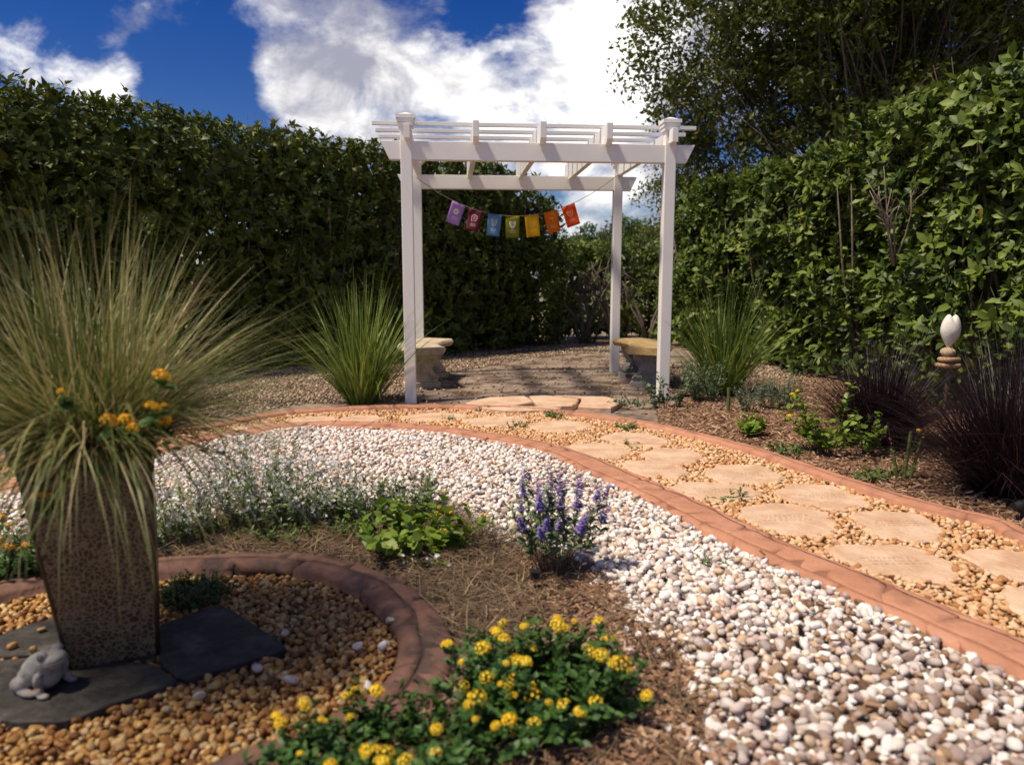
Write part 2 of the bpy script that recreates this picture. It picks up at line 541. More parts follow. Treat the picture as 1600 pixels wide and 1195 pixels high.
def ico(sub, lumps, seed, chipped=0):
    bm = bmesh.new()
    bmesh.ops.create_icosphere(bm, subdivisions=sub, radius=1)
    v = np.array([p.co[:] for p in bm.verts])
    f = np.array([[q.index for q in t.verts] for t in bm.faces], dtype=np.int32)
    bm.free()
    r = np.random.default_rng(seed)
    k = r.normal(0, 1.2, (5, 3))
    ph = r.uniform(0, 6.28, 5)
    d = sum(np.sin(v @ k[i] * 1.6 + ph[i]) for i in range(5)) / 5
    v = v * (1 + lumps * d)[:, None]
    if chipped:
        # worn flats and blunt corners of broken stone
        for k in range(chipped):
            nrm = r.normal(0, 1, 3)
            nrm /= np.linalg.norm(nrm)
            over = np.maximum(v @ nrm - r.uniform(.52, .82), 0)
            v = v - over[:, None] * nrm * .92
    return v, f


PEB = [ico(2, .30, s, 5) for s in range(12)]      # icosphere of 80 faces, lumpy
PEB_LOW = [ico(1, .28, s, 3) for s in range(6)]


def leaf_t(L=1., W=.42, fold=.18, curl=.18, n=3, shape=1.0):
    """leaf blade along +x, normal +z: midrib and two sides"""
    v, f = [], []
    for i in range(n + 1):
        t = i / n
        w = W * .5 * (math.sin(math.pi * t ** shape) ** .75 if 0 < t < 1 else .04)
        z = -curl * t * t
        v += [(t * L, -w, z + fold * w), (t * L, 0, z), (t * L, w, z + fold * w)]
    for i in range(n):
        a = 3 * i
        f += [(a, a + 3, a + 4, a + 1), (a + 1, a + 4, a + 5, a + 2)]
    return np.array(v), np.array(f, dtype=np.int32)


def frames(d, up):
    """matrices whose x axis is d and whose z axis is nearest to up"""
    d = d / np.linalg.norm(d, axis=1, keepdims=True)
    y = np.cross(up, d)
    y /= np.maximum(np.linalg.norm(y, axis=1, keepdims=True), 1e-6)
    z = np.cross(d, y)
    return np.stack([d, y, z], 2)


def unit(v):
    return v / np.maximum(np.linalg.norm(v, axis=-1, keepdims=True), 1e-9)


def curves(n, base, length, lean, bend, phi=None, seg=7, power=1.3):
    """paths of stems or blades: (n, seg+1, 3); lean and bend in radians from the vertical"""
    if phi is None:
        phi = rng.uniform(0, 2 * math.pi, n)
    t = np.linspace(0, 1, seg + 1)
    th = lean[:, None] + bend[:, None] * t[None] ** power
    tm = (th[:, 1:] + th[:, :-1]) / 2
    ds = (length / seg)[:, None]
    h = np.concatenate([np.zeros((n, 1)), np.cumsum(np.sin(tm) * ds, 1)], 1)
    z = np.concatenate([np.zeros((n, 1)), np.cumsum(np.cos(tm) * ds, 1)], 1)
    p = np.stack([h * np.cos(phi)[:, None], h * np.sin(phi)[:, None], z], 2)
    return p + base[:, None, :], phi


def strips(P, phi, width, rnd=None, twist=.6):
    n, s, _ = P.shape
    t = np.linspace(0, 1, s)
    tw = phi + math.pi / 2 + rng.uniform(-twist, twist, n)
    side = np.stack([np.cos(tw), np.sin(tw), rng.uniform(-.3, .3, n)], 1)
    w = width[:, None] * np.maximum((1 - t ** 1.6), .05)[None] * .5
    a = P - side[:, None, :] * w[:, :, None]
    b = P + side[:, None, :] * w[:, :, None]
    V = np.stack([a, b], 2).reshape(-1, 3)
    i = np.arange(s - 1) * 2
    q = np.stack([i, i + 1, i + 3, i + 2], 1)
    F = (q[None] + (np.arange(n) * s * 2)[:, None, None]).reshape(-1, 4)
    if rnd is None:
        rnd = rng.random(n)
    return V, F, np.repeat(rnd, s * 2)


def rods(P, radius, n=3):
    m, s, _ = P.shape
    t = np.linspace(0, 1, s)
    w = np.arange(n) * 2 * math.pi / n
    ring = np.stack([np.cos(w), np.sin(w), np.zeros(n)], 1)
    r = (radius[:, None] * (1 - .6 * t)[None])
    V = (P[:, :, None, :] + ring[None, None] * r[:, :, None, None]).reshape(-1, 3)
    k = np.arange(n)
    q = np.stack([k, (k + 1) % n, (k + 1) % n + n, k + n], 1)
    F = (q[None, None] + (np.arange(s - 1) * n)[None, :, None, None] + (np.arange(m) * s * n)[:, None, None, None]).reshape(-1, 4)
    return V, F


def waves(P, scale, seed, octaves=3):
    r = np.random.default_rng(seed)
    o = np.zeros(len(P))
    amp = 1.0
    for k in range(octaves):
        for j in range(4):
            kv = unit(r.normal(0, 1, 3)) * scale * 2 ** k
            o += amp * np.sin(P @ kv * 6.28 + r.uniform(0, 6.28)) / 4
        amp *= .55
    return o


def in_view(P, margin=0.0):
    """depth of points along the lens axis, and whether they are in frame (used to pick the pieces that show largest)"""
    p = R(7.91)
    d = P - np.array([0, 0, 1.1])
    z = d[:, 1] * math.cos(p) - d[:, 2] * math.sin(p)
    y = d[:, 1] * math.sin(p) + d[:, 2] * math.cos(p)
    u = d[:, 0] / z * 26 / 36
    v = y / z * 26 / 36
    return z, (z > .2) & (abs(u) < .5 + margin) & (abs(v) < .3735 + margin)


def sheet(name, poly, z, material, cat, label):
    v = [(x, y, z) for x, y in poly]
    me = MB().raw(v, [tuple(range(len(v)))]).mesh(name, material)
    bm = bmesh.new()
    bm.from_mesh(me)
    bmesh.ops.triangulate(bm, faces=bm.faces)
    if bm.faces[:] and sum(f.normal.z for f in bm.faces) < 0:
        bmesh.ops.reverse_faces(bm, faces=bm.faces)
    bm.to_mesh(me)
    bm.free()
    return tag(add(name, me), label, cat, kind='structure')


def pieces(parent, name, P, size, flat, material, tops, stuff_name, rest_low=False, sink=.35, tilt=.45, relief=None):
    """stones on a bed: those that show largest are parts, the rest one joined part of real stones"""
    m = len(P)
    r = size * np.clip(rng.lognormal(0, .25, m), .55, 1.5)
    S = np.stack([r * rng.uniform(1.0, 1.45, m), r, r * rng.uniform(flat * .8, flat * 1.25, m)], 1)
    yaw, tx, ty = rng.uniform(0, 6.283, m), rng.normal(0, tilt, m), rng.normal(0, tilt, m)
    A = rotmats(yaw, tx, ty) * S[:, None, :]
    z = P[:, 2] + S[:, 2] * (1 - sink)
    L = np.stack([P[:, 0], P[:, 1], z], 1)
    depth, seen = in_view(L)
    order = np.where(seen)[0]
    # the ones that show largest: near, and lying on top
    order = order[np.argsort(depth[order] / r[order] - 12 * (P[order, 2] - P[order, 2].min()) / size)][:tops]
    single = np.zeros(m, bool)
    single[order] = True
    low = P[:, 2] < np.median(P[:, 2])
    coarse = ~single & (rest_low | (depth > 3.3) | low)
    fine = ~single & ~coarse
    V, F, rr = scatter(PEB_LOW, A[coarse], L[coarse])
    if fine.any():
        V2, F2, r2 = scatter(PEB, A[fine], L[fine])
        V, F, rr = np.concatenate([V, V2]), np.concatenate([F, F2 + len(V)]), np.concatenate([rr, r2])
    o = add(stuff_name, make_mesh(stuff_name, V, F, material, rr), parent)
    o['kind'] = 'stuff'
    variants = [make_mesh(name, tv, tf, material) for tv, tf in PEB]
    for i in order:
        e = Matrix(rotmats(yaw[i:i + 1], tx[i:i + 1], ty[i:i + 1])[0].tolist()).to_euler()
        add(name, variants[int(rng.integers(0, len(variants)))], parent, L[i].tolist(), e, S[i].tolist())


# ------------------------------------------------------------------ the lines of the garden
RING = spline([(-1.663, 2.527), (-1.503, 2.591), (-1.314, 2.639), (-0.975, 2.696), (-0.719, 2.645), (-0.497, 2.488), (-0.33, 2.261), (-0.254, 2.051), (-0.256, 1.842), (-0.332, 1.696), (-0.442, 1.571), (-0.538, 1.503)] + [(-.75, 1.36), (-1.1, 1.29), (-1.5, 1.37), (-1.8, 1.62), (-1.93, 1.98), (-1.84, 2.34)], 10, closed=True)
PATH_IN = spline([(-2.767, 3.323), (-2.572, 3.852), (-2.413, 4.182), (-2.24, 4.518), (-2.065, 4.871), (-1.896, 5.08), (-1.54, 5.378), (-0.822, 5.33), (-0.28, 5.037), (0.205, 4.642), (0.538, 4.038), (0.8, 3.441), (1.023, 2.873), (1.258, 2.413), (1.452, 1.976), (1.541, 1.724), (1.48, 1.421)], 8)
PATH_OUT = spline([(-3.337, 4.038), (-2.946, 4.433), (-2.7, 4.698), (-2.469, 4.994), (-2.244, 5.306), (-1.957, 5.767), (-1.633, 5.998), (-0.95, 6.183), (-0.34, 6.151), (0.263, 5.998), (0.91, 5.527), (1.232, 5.08), (1.487, 4.642), (1.665, 4.167), (1.807, 3.777), (1.934, 3.462), (2.143, 3.159), (2.144, 2.978), (2.26, 2.488), (2.262, 2.051)], 8)
BED_EDGE = spline([(-2.507, 2.772), (-2.014, 3.022), (-1.645, 3.274), (-1.147, 3.367), (-0.734, 3.416), (-0.302, 3.367), (-0.027, 2.984), (0.251, 2.772), (0.349, 2.475), (0.405, 2.211), (0.476, 2.069), (0.5, 1.894), (0.482, 1.69), (0.448, 1.523), (0.346, 1.193)], 6)

tag(add('ground', MB().raw([(-300, -40, 0), (300, -40, 0), (300, 500, 0), (-300, 500, 0)], [(0, 1, 2, 3)]).mesh('ground', 'sandy_ground')), 'grey sandy ground under the pergola', 'ground', kind='structure')

closing_pts = [(2.6, 1.0), (-.2, .8), (-2.6, 1.0)]
mulch = sheet('straw_bed', PATH_IN + [(2.4, .9), (-3.2, .9)], .004, 'straw_soil', 'flower bed', 'brown pine straw bed between the ring kerb and the white pebbles')
pebble_poly = PATH_IN + [(2.2, 1.0), (.4, 1.0)] + list(reversed(BED_EDGE))[1:]
pebble_bed = sheet('pebble_bed', pebble_poly, .008, 'pebble_soil', 'pebbles', 'broad band of white river pebbles beside the terracotta kerb')
gravel_circle = sheet('gravel_circle', RING, .008, 'gravel_soil', 'gravel', 'golden gravel inside the ring kerb round the planter')
path = sheet('path', PATH_IN + list(reversed(PATH_OUT)), .008, 'gravel_soil', 'path', 'curving path of flagstones set in yellow gravel')
right_bed = sheet('mulch_bed', PATH_OUT[84:] + [(6.2, 4.4), (4.6, 6.0), (3.5, 8.6), (2.3, 8.3), (1.75, 6.9), (1.2, 6.1)], .004, 'mulch_soil', 'flower bed', 'reddish mulch bed below the hedge with purple grasses')


# ------------------------------------------------------------------ kerbs
def kerb(name, label, line, width, height, core, skin, rows, length, closed=False, gap=.006, wob=.25):
    pts = np.array(line + ([line[0]] if closed else []))
    seg = np.linalg.norm(np.diff(pts, axis=0), axis=1)
    cum = np.concatenate([[0], np.cumsum(seg)])
    total = cum[-1]

    def frame(s):
        s = min(max(s, 0), total) if not closed else s % total
        i = min(int(np.searchsorted(cum, s, 'right') - 1), len(seg) - 1)
        f = (s - cum[i]) / seg[i]
        p = pts[i] * (1 - f) + pts[i + 1] * f
        a = pts[max(i - 1, 0)] if not closed else pts[(i - 1) % (len(pts) - 1)]
        b = pts[min(i + 2, len(pts) - 1)] if not closed else pts[(i + 2) % (len(pts) - 1)]
        t = b - a
        t /= np.linalg.norm(t)
        return p, np.array([t[1], -t[0]])

    def prof(t, off):
        """profile of a cast kerb; t 0..1 from one foot over the top to the other"""
        w = math.pi * t
        c, s = math.cos(w), math.sin(w)
        x = -math.copysign(abs(c) ** .8, c) * (width / 2 + off)
        z = abs(s) ** .38 * (height + off)
        return x, z

    def at(s, t, off):
        p, nrm = frame(s)
        x, z = prof(t, off)
        return (p[0] + nrm[0] * x, p[1] + nrm[1] * x, z)

    mb = MB()
    n = int(total / .06)
    T = [0, .08, .18, .3, .42, .5, .58, .7, .82, .92, 1]
    for i in range(n + 1):
        mb.v += [at(total * i / n, t, -.0040) for t in T]
    k = len(T)
    mb.f += [(i * k + j, i * k + j + 1, (i + 1) * k + j + 1, (i + 1) * k + j) for i in range(n) for j in range(k - 1)]
    root = tag(add(name, mb.mesh(name, core, True)), label, 'kerb', kind='structure')
    r = random.Random(name)
    for j in range(rows):
        t0, t1 = j / rows, (j + 1) / rows
        s = -r.uniform(0, length) if not closed else 0
        stops = []
        while s < total - length * .4:
            stops.append(s)
            s += length * r.uniform(.6, 1.5)
        stops.append(total)
        for q, (a, b) in enumerate(zip(stops[:-1], stops[1:])):
            a = max(a, 0)
            if b - a < .04:
                continue
            sk0 = r.uniform(-wob, wob) * width * .3 if a > 0 else 0
            sk1 = r.uniform(-wob, wob) * width * .3
            ns, nt = max(4, int((b - a) / .035)), 5
            v, f = [], []
            g = gap / 2
            ph0, ph1 = r.uniform(0, 6), r.uniform(0, 6)
            for x in range(ns + 3):
                for y in range(nt + 3):
                    ex = x in (0, ns + 2)
                    ey = y in (0, nt + 2)
                    fx = min(max((x - 1) / ns, 0), 1)
                    fy = min(max((y - 1) / nt, 0), 1)
                    lo = a + g + sk0 * (fy - .5)
                    hi = b - g + sk1 * (fy - .5)
                    ss = lo + (hi - lo) * fx
                    e0 = t0 + ((.03 * math.sin(ss * 7 + j * 2) + .012 * math.sin(ss * 23)) if j > 0 else 0)
                    e1 = t1 + ((.03 * math.sin(ss * 7 + (j + 1) * 2) + .012 * math.sin(ss * 23)) if j < rows - 1 else 0)
                    gt = g / (width * 1.2)
                    tt = e0 + gt + (e1 - e0 - 2 * gt) * fy
                    off = 0.0 + .002 * math.sin(ss * 23 + ph0) * math.sin(tt * 9 + ph1)
                    if ex or ey:
                        off = -.0050
                    if tt <= .02 or tt >= .98:
                        off = 0
                    if ex:
                        ss += -.0025 if x == 0 else .0025
                    v.append(at(ss, min(max(tt, 0), 1), off))
            kk = nt + 3
            f = [(x * kk + y, x * kk + y + 1, (x + 1) * kk + y + 1, (x + 1) * kk + y) for x in range(ns + 2) for y in range(nt + 2)]
            add('kerb_block', MB().raw(v, f).mesh('kerb_block', skin, True), root)
    return root


kerb('ring_kerb', 'dark red stamped kerb ringing the planter and its golden gravel', RING, .165, .060, 'ring_joint', 'ring_concrete', 2, .30, True, .0045, 1.6)
kerb('pebble_kerb', 'wide terracotta stamped kerb between the white pebbles and the path', PATH_IN, .24, .050, 'path_joint', 'path_concrete', 3, .17, False, .0044, 1.4)
kerb('path_kerb', 'narrow terracotta kerb on the far side of the path', PATH_OUT, .125, .052, 'path_joint', 'path_concrete', 2, .34, False, .003, .5)


# ------------------------------------------------------------------ stones
def slab(name, poly, z0, top, material, parent, seed, chamfer=.012, sub=3, rough=.012, level=0.002):
    r = random.Random(seed)
    n = len(poly)
    pts = []
    for i in range(n):
        a, b = Vector(poly[i]), Vector(poly[(i + 1) % n])
        nrm = Vector((b.y - a.y, a.x - b.x))
        if nrm.length > 0:
            nrm.normalize()
        for k in range(sub):
            t = k / sub
            p = a.lerp(b, t)
            # rounded corners and a broken edge
            if k == 0:
                p = p.lerp((Vector(poly[i - 1]) + b) / 2, .06)
            pts.append(p + nrm * r.uniform(-rough, rough))
    c = sum(pts, Vector((0, 0))) / len(pts)
    m = len(pts)
    v = [(p.x, p.y, z0) for p in pts]
    v += [(p.x, p.y, top - chamfer * .8 + r.uniform(-.002, .002)) for p in pts]
    v += [(*(p + (c - p).normalized() * chamfer), top + r.uniform(-level, level)) for p in pts]
    v += [(*p.lerp(c, .45), top + r.uniform(-level, level)) for p in pts]
    v.append((c.x, c.y, top))
    f = []
    for ring in range(3):
        for i in range(m):
            j = (i + 1) % m
            f.append((ring * m + i, ring * m + j, (ring + 1) * m + j, (ring + 1) * m + i))
    f += [(3 * m + i, 3 * m + (i + 1) % m, 4 * m) for i in range(m)]
    f.append(tuple(range(m - 1, -1, -1)))
    return add(name, MB().raw(v, f).mesh(name, material, False), parent)


STONES = [
    [(1.056, 3.323), (1.145, 3.441), (1.362, 3.462), (1.458, 3.323), (1.431, 3.124), (1.323, 3.034), (1.162, 3.042), (1.074, 3.167)],
    [(1.554, 3.285), (1.705, 3.371), (1.889, 3.294), (1.878, 3.082), (1.729, 2.955), (1.543, 3.01)],
    [(1.27, 2.837), (1.367, 2.917), (1.61, 2.881), (1.673, 2.722), (1.623, 2.579), (1.537, 2.527), (1.391, 2.603), (1.292, 2.696)],
    [(1.77, 2.789), (1.891, 2.873), (2.033, 2.816), (2.018, 2.621), (1.865, 2.521), (1.788, 2.615)],
    [(1.349, 3.681), (1.49, 3.802), (1.682, 3.777), (1.742, 3.579), (1.722, 3.452), (1.517, 3.391), (1.374, 3.493)],
    [(0.817, 3.741), (0.94, 3.839), (1.189, 3.814), (1.265, 3.635), (1.134, 3.525), (0.919, 3.547)],
    [(1.087, 4.052), (1.196, 4.211), (1.425, 4.227), (1.502, 3.983), (1.423, 3.852), (1.185, 3.802), (1.108, 3.89)],
    [(0.631, 4.257), (0.769, 4.336), (0.947, 4.273), (1.001, 4.052), (0.909, 3.929), (0.726, 3.983)],
    [(0.794, 4.484), (0.948, 4.661), (1.146, 4.624), (1.166, 4.417), (1.057, 4.257), (0.872, 4.273)],
    [(0.612, 4.953), (0.726, 5.146), (0.949, 5.123), (1.059, 4.871), (0.955, 4.698), (0.751, 4.716)],
    [(0.329, 4.642), (0.424, 4.793), (0.635, 4.793), (0.759, 4.588), (0.663, 4.4), (0.452, 4.433)],
    [(-0.383, 5.579), (-0.203, 5.767), (0.051, 5.767), (0.128, 5.579), (0.0, 5.402), (-0.262, 5.402)],
    [(0.095, 5.378), (0.245, 5.579), (0.491, 5.579), (0.599, 5.402), (0.46, 5.213), (0.23, 5.213)],
    [(-0.887, 5.767), (-0.678, 5.938), (-0.415, 5.909), (-0.345, 5.767), (-0.542, 5.605), (-0.768, 5.631)],
    [(-1.345, 5.685), (-1.254, 5.823), (-1.075, 5.823), (-0.99, 5.685), (-1.075, 5.553), (-1.246, 5.553)],
    [(-1.759, 5.631), (-1.623, 5.767), (-1.42, 5.767), (-1.328, 5.631), (-1.453, 5.502), (-1.647, 5.502)],
    [(1.7, 2.46), (1.808, 2.488), (1.89, 2.357), (1.807, 2.194), (1.675, 2.151), (1.647, 2.284)],
    [(-2.056, 5.123), (-2.013, 5.378), (-1.84, 5.502), (-1.732, 5.402), (-1.815, 5.213), (-1.903, 5.015)],
]
gravel_pts = hexpts(PATH_IN + list(reversed(PATH_OUT)), .0240, .4)
keep = (dist_line(gravel_pts, PATH_IN) > .122) & (dist_line(gravel_pts, PATH_OUT) > .06)
gravel_pts = gravel_pts[keep]
for i, s in enumerate(STONES):
    cc = np.mean(np.array(s), 0)
    s = [tuple(cc + (np.array(p) - cc) * 1.07) for p in s]
    fs = slab('flagstone', s, -.01, .029, 'flagstone', path, 40 + i, rough=.018, sub=4, level=.0012)
    c = np.mean(np.array(s), 0)
    big = [tuple(c + (np.array(p) - c) * .91) for p in s]
    gravel_pts = gravel_pts[~inside(gravel_pts, big)]
    if i in (0, 1, 2, 4, 5, 6, 7):
        rr = random.Random(i)
        mb = MB()
        for row in range(3):
            x = -.09 - rr.uniform(0, .03)
            while x < .10:
                w = rr.uniform(.006, .022)
                y = c[1] + .03 - row * .03
                for hgt in (0, .006):
                    mb.raw([(c[0] + x, y + hgt, .0335), (c[0] + x + w, y + hgt, .0335), (c[0] + x + w, y + hgt + .0018, .0335), (c[0] + x, y + hgt + .0018, .0335)], [(0, 1, 2, 3)])
                x += w + rr.uniform(.004, .01)
        add('engraving', mb.mesh('engraving', 'engraved'), fs)
depth, seen = in_view(np.c_[gravel_pts, np.zeros(len(gravel_pts))], .12)
gravel_pts = gravel_pts[seen]
pieces(path, 'gravel_stone', np.c_[gravel_pts, .009 + .006 * rng.random(len(gravel_pts))], .0115, .72, 'path_gravel', 300, 'path_gravel', rest_low=True)

# slabs laid as a threshold in front of the pergola, thicker than the path stones
for i, s in enumerate([[(-0.431, 6.294), (-0.203, 6.61), (0.129, 6.685), (0.195, 6.362), (-0.054, 6.13)], [(0.152, 6.685), (0.341, 6.723), (0.602, 6.537), (0.514, 6.162), (0.215, 6.13)],
                       [(0.365, 6.723), (0.844, 6.648), (0.981, 6.431), (0.821, 6.036), (0.549, 6.13), (0.63, 6.537)], [(-0.309, 6.067), (0.0, 6.162), (0.426, 6.067), (0.313, 5.945), (-0.052, 5.945)]]):
    o = slab('stepping_slab', s, -.01, .05, 'flagstone', None, 70 + i, .012, 3, .012)
    tag(o, ['thick tan slab in front of the pergola nearest the bench with scrolled leg', 'middle thick tan slab in front of the pergola', 'thick tan slab in front of the pergola with dark broken edge beside the mulch', 'narrow tan slab wedged against the narrow path kerb'][i], 'slab', 'slabs before the pergola')

# white pebbles
wp = hexpts(pebble_poly, .0265, .42)
wp = wp[(dist_line(wp, PATH_IN) > .128) & (wp[:, 1] < 6.2)]
top = hexpts(pebble_poly, .038, .46)
top = top[(dist_line(top, PATH_IN) > .136) & (dist_line(top, BED_EDGE) > .05)]
spill = wp[(dist_line(wp, BED_EDGE) < .05)] + rng.normal(0, .05, (int((dist_line(wp, BED_EDGE) < .05).sum()), 2))


def mound(p):
    return .018 * np.clip(dist_line(p, BED_EDGE) / .25, 0, 1) + .008 * np.sin(p[:, 0] * 5.1) * np.sin(p[:, 1] * 4.3 + 1)


WP = np.concatenate([np.c_[wp, .008 + mound(wp)], np.c_[top, .021 + mound(top)], np.c_[spill, np.full(len(spill), .012)]])
d_, s_ = in_view(WP, .14)
WP = WP[s_]
brown = rng.random(len(WP)) < np.clip(.03 + (2.55 - WP[:, 1]) * .5 + (WP[:, 0] - .8) * .12, .03, .46)
pieces(pebble_bed, 'pebble', WP[~brown], .0130, .74, 'white_pebble', 200, 'white_pebbles')
pieces(pebble_bed, 'pebble', WP[brown], .0130, .74, 'brown_pebble', 100, 'brown_pebbles')

# golden gravel round the planter, and slate slabs under it
SLATES = [[(-1.098, 2.171), (-0.971, 2.339), (-0.643, 2.032), (-0.889, 1.856), (-0.988, 1.945)], [(-1.514, 1.952), (-1.269, 1.995), (-0.992, 1.939), (-0.89, 1.85), (-0.976, 1.786), (-1.084, 1.67), (-1.217, 1.67), (-1.393, 1.74)], [(-1.568, 1.977), (-1.551, 2.146), (-1.433, 2.273), (-1.106, 2.175), (-1.002, 1.959), (-1.277, 2.01)]]
gc = hexpts(RING, .0205, .4)
gc = gc[dist_line(gc, RING) > .085]
gt = hexpts(RING, .029, .44)
gt = gt[dist_line(gt, RING) > .10]
for i, s in enumerate(SLATES):
    o = slab('slate_slab', s, -.02, .036 if i != 2 else .033, 'slate', gravel_circle, 90 + i, .0035, 5, .003, .0015)
    c = np.mean(np.array(s), 0)
    big = [tuple(c + (np.array(p) - c) * .985) for p in s]
    gc = gc[~inside(gc, big)]
    gt = gt[~inside(gt, big)]
loose = hexpts(SLATES[2], .09, .5)[:9]
GC = np.concatenate([np.c_[gc, .007 + .006 * rng.random(len(gc))], np.c_[gt, .015 + .006 * rng.random(len(gt))], np.c_[loose, np.full(len(loose), .036)]])
d_, s_ = in_view(GC, .14)
GC = GC[s_]
pieces(gravel_circle, 'gravel_stone', GC, .0098, .74, 'gold_gravel', 300, 'golden_gravel')
lg = [(-0.699, 1.907), (-0.805, 1.772), (-0.382, 2.19), (-0.375, 2.032), (-0.38, 1.816), (-0.591, 1.846), (-0.688, 2.108), (-0.449, 2.032)]
for i, (x, y) in enumerate(lg):
    add('white_stone', make_mesh('white_stone', *PEB[i % 6], 'white_pebble'), gravel_circle, (x, y, .044), (.2, .3, i * 1.3), (.017 + .003 * (i % 3), .013, .012))

# chips and small stones on the yard
left_poly = [(-4.222, 4.773), (-3.248, 4.967), (-2.394, 5.789), (-1.822, 6.49), (-0.935, 6.664), (-0.42, 6.849), (-0.75, 8.598), (0.271, 10.376), (1.6, 11.514), (2.265, 13.061), (0.701, 13.478), (-1.493, 10.73), (-3.194, 8.718), (-4.626, 7.557), (-5.196, 6.228)]
lp = hexpts(left_poly, .043, .5)
rp = hexpts([(1.55, 6.5), (2.2, 6.0), (3.6, 7.4), (3.3, 9.5), (1.9, 9.6), (1.55, 8.2)], .042, .5)
yard_poly = [(-1.094, 6.228), (-0.395, 6.422), (0.547, 6.228), (1.033, 5.872), (1.422, 6.228), (2.174, 8.904), (2.056, 11.838), (0.271, 10.376), (-0.726, 8.313)]
yp = hexpts(yard_poly, .15, .5)
lp = lp[~inside(lp, yard_poly)]
ch = np.concatenate([lp, rp, yp])
ch = ch[(dist_line(ch, PATH_OUT) > .09)]
m = len(ch)
S = np.stack([rng.uniform(.010, .024, m), rng.uniform(.008, .016, m), rng.uniform(.004, .010, m)], 1)
A = rotmats(rng.uniform(0, 6.28, m), rng.normal(0, .4, m), rng.normal(0, .4, m)) * S[:, None, :]
OCT = (np.array([(1, 0, 0), (-.8, .3, 0), (.2, 1, .1), (0, -1, 0), (.1, .1, 1), (0, 0, -1)], float), np.array([(0, 2, 4), (2, 1, 4), (1, 3, 4), (3, 0, 4), (2, 0, 5), (1, 2, 5), (3, 1, 5), (0, 3, 5)], dtype=np.int32))
V, F, rr = scatter([OCT], A * 1.25, np.c_[ch, .004 + .008 * rng.random(m)])
tag(add('chip_gravel', make_mesh('chip_gravel', V, F, 'chip_gravel', rr)), 'tan stone chips strewn over the yard below the hedges', 'gravel', kind='stuff')

# pine straw and bark chips
sp = hexpts(PATH_IN + [(1.4, 1.0), (-2.6, 1.0)], .021, .5)
sp = sp[~inside(sp, RING) & (dist_line(sp, RING) > .085)]
edge = dist_line(sp, BED_EDGE)
sp = sp[(~inside(sp, pebble_poly)) | (edge < .05 * rng.random(len(sp)))]
d_, s_ = in_view(np.c_[sp, np.zeros(len(sp))], .12)
sp = sp[s_]
chippy = (sp[:, 0] > -.02) & (rng.random(len(sp)) < np.clip((sp[:, 0] + .02) * 3 + .1 + (2.6 - sp[:, 1]) * .3, 0, .75))
st = sp[~chippy]
st = np.concatenate([st, st + rng.normal(0, .02, st.shape)])
n = len(st)
mnd = .02 + .022 * np.maximum(0, waves(np.c_[st, np.zeros(n)], .9, 5)) + .02 * rng.random(n)
P, ph = curves(n, np.c_[st, mnd], rng.uniform(.07, .19, n), rng.uniform(1.25, 1.65, n), rng.normal(.12, .25, n), seg=4)
P[:, :, :2] += (rng.normal(0, .02, (n, 1, 2)) * np.linspace(0, 1, 5)[None, :, None] ** 2)
P[:, :, 2] = np.maximum(P[:, :, 2], .008)
V, F, rr = strips(P, ph, rng.uniform(.0018, .0042, n), twist=.1)
tag(add('pine_straw', make_mesh('pine_straw', V, F, 'straw', rr)), 'dry pine straw covering the flower bed', 'straw', kind='stuff')


def chips(name, pts, label, big=1.0, zb_=.010):
    m = len(pts)
    S = np.stack([rng.uniform(.010, .034, m), rng.uniform(.003, .009, m), rng.uniform(.0012, .003, m)], 1) * big
    A = rotmats(rng.uniform(0, 6.28, m), rng.normal(0, .3, m), rng.normal(0, .3, m)) * S[:, None, :]
    bv = np.array([(-1, -1, -1), (1, -.6, -1), (1, .7, -1), (-1, 1, -1), (-1, -.8, 1), (1, -.5, 1), (1, .5, 1), (-1, .8, 1)], float)
    bf = np.array([(4, 5, 6, 7), (0, 1, 5, 4), (1, 2, 6, 5), (2, 3, 7, 6), (3, 0, 4, 7)], dtype=np.int32)
    V, F, rr = scatter([(bv, bf)], A, np.c_[pts, zb_ + .012 * rng.random(m)])
    return tag(add(name, make_mesh(name, V, F, 'chip', rr, False)), label, 'mulch', kind='stuff')


lit_p = hexpts(pebble_poly, .16, .5)
lit_p = lit_p[in_view(np.c_[lit_p, np.zeros(len(lit_p))])[1] & (dist_line(lit_p, PATH_IN) > .12) & (rng.random(len(lit_p)) < .4)]
c1 = np.concatenate([sp[chippy], sp[chippy] + rng.normal(0, .012, sp[chippy].shape), sp[rng.random(len(sp)) < .05]])
chips('leaf_litter', lit_p, 'dry bits of leaf and bark fallen on the white pebbles', .8, .054)
chips('bark_mulch', c1, 'brown bark chips at the edge of the white pebbles')
rb = hexpts(PATH_OUT[84:] + [(5.2, 4.4), (4.0, 6.0), (3.4, 8.2), (2.3, 8.0), (1.75, 6.9), (1.2, 6.1)], .030, .5)
rb = rb[dist_line(rb, PATH_OUT) > .07]
chips('red_mulch', rb, 'reddish bark mulch below the hedge beside the path', 1.0)


# ------------------------------------------------------------------ pergola
YAW = R(4.7)
pg = thing('pergola', 'white garden pergola with four posts, notched rafters and thin top slats', 'pergola', (-.915, 6.62, 0), YAW)
PW, PD, PS = 2.325, 2.06, .10


def part(name, mb, material, parent, bevel=.004, loc=(0, 0, 0), smooth=False):
    return add(name, mb.mesh(name, material, smooth, bevel), parent, loc)


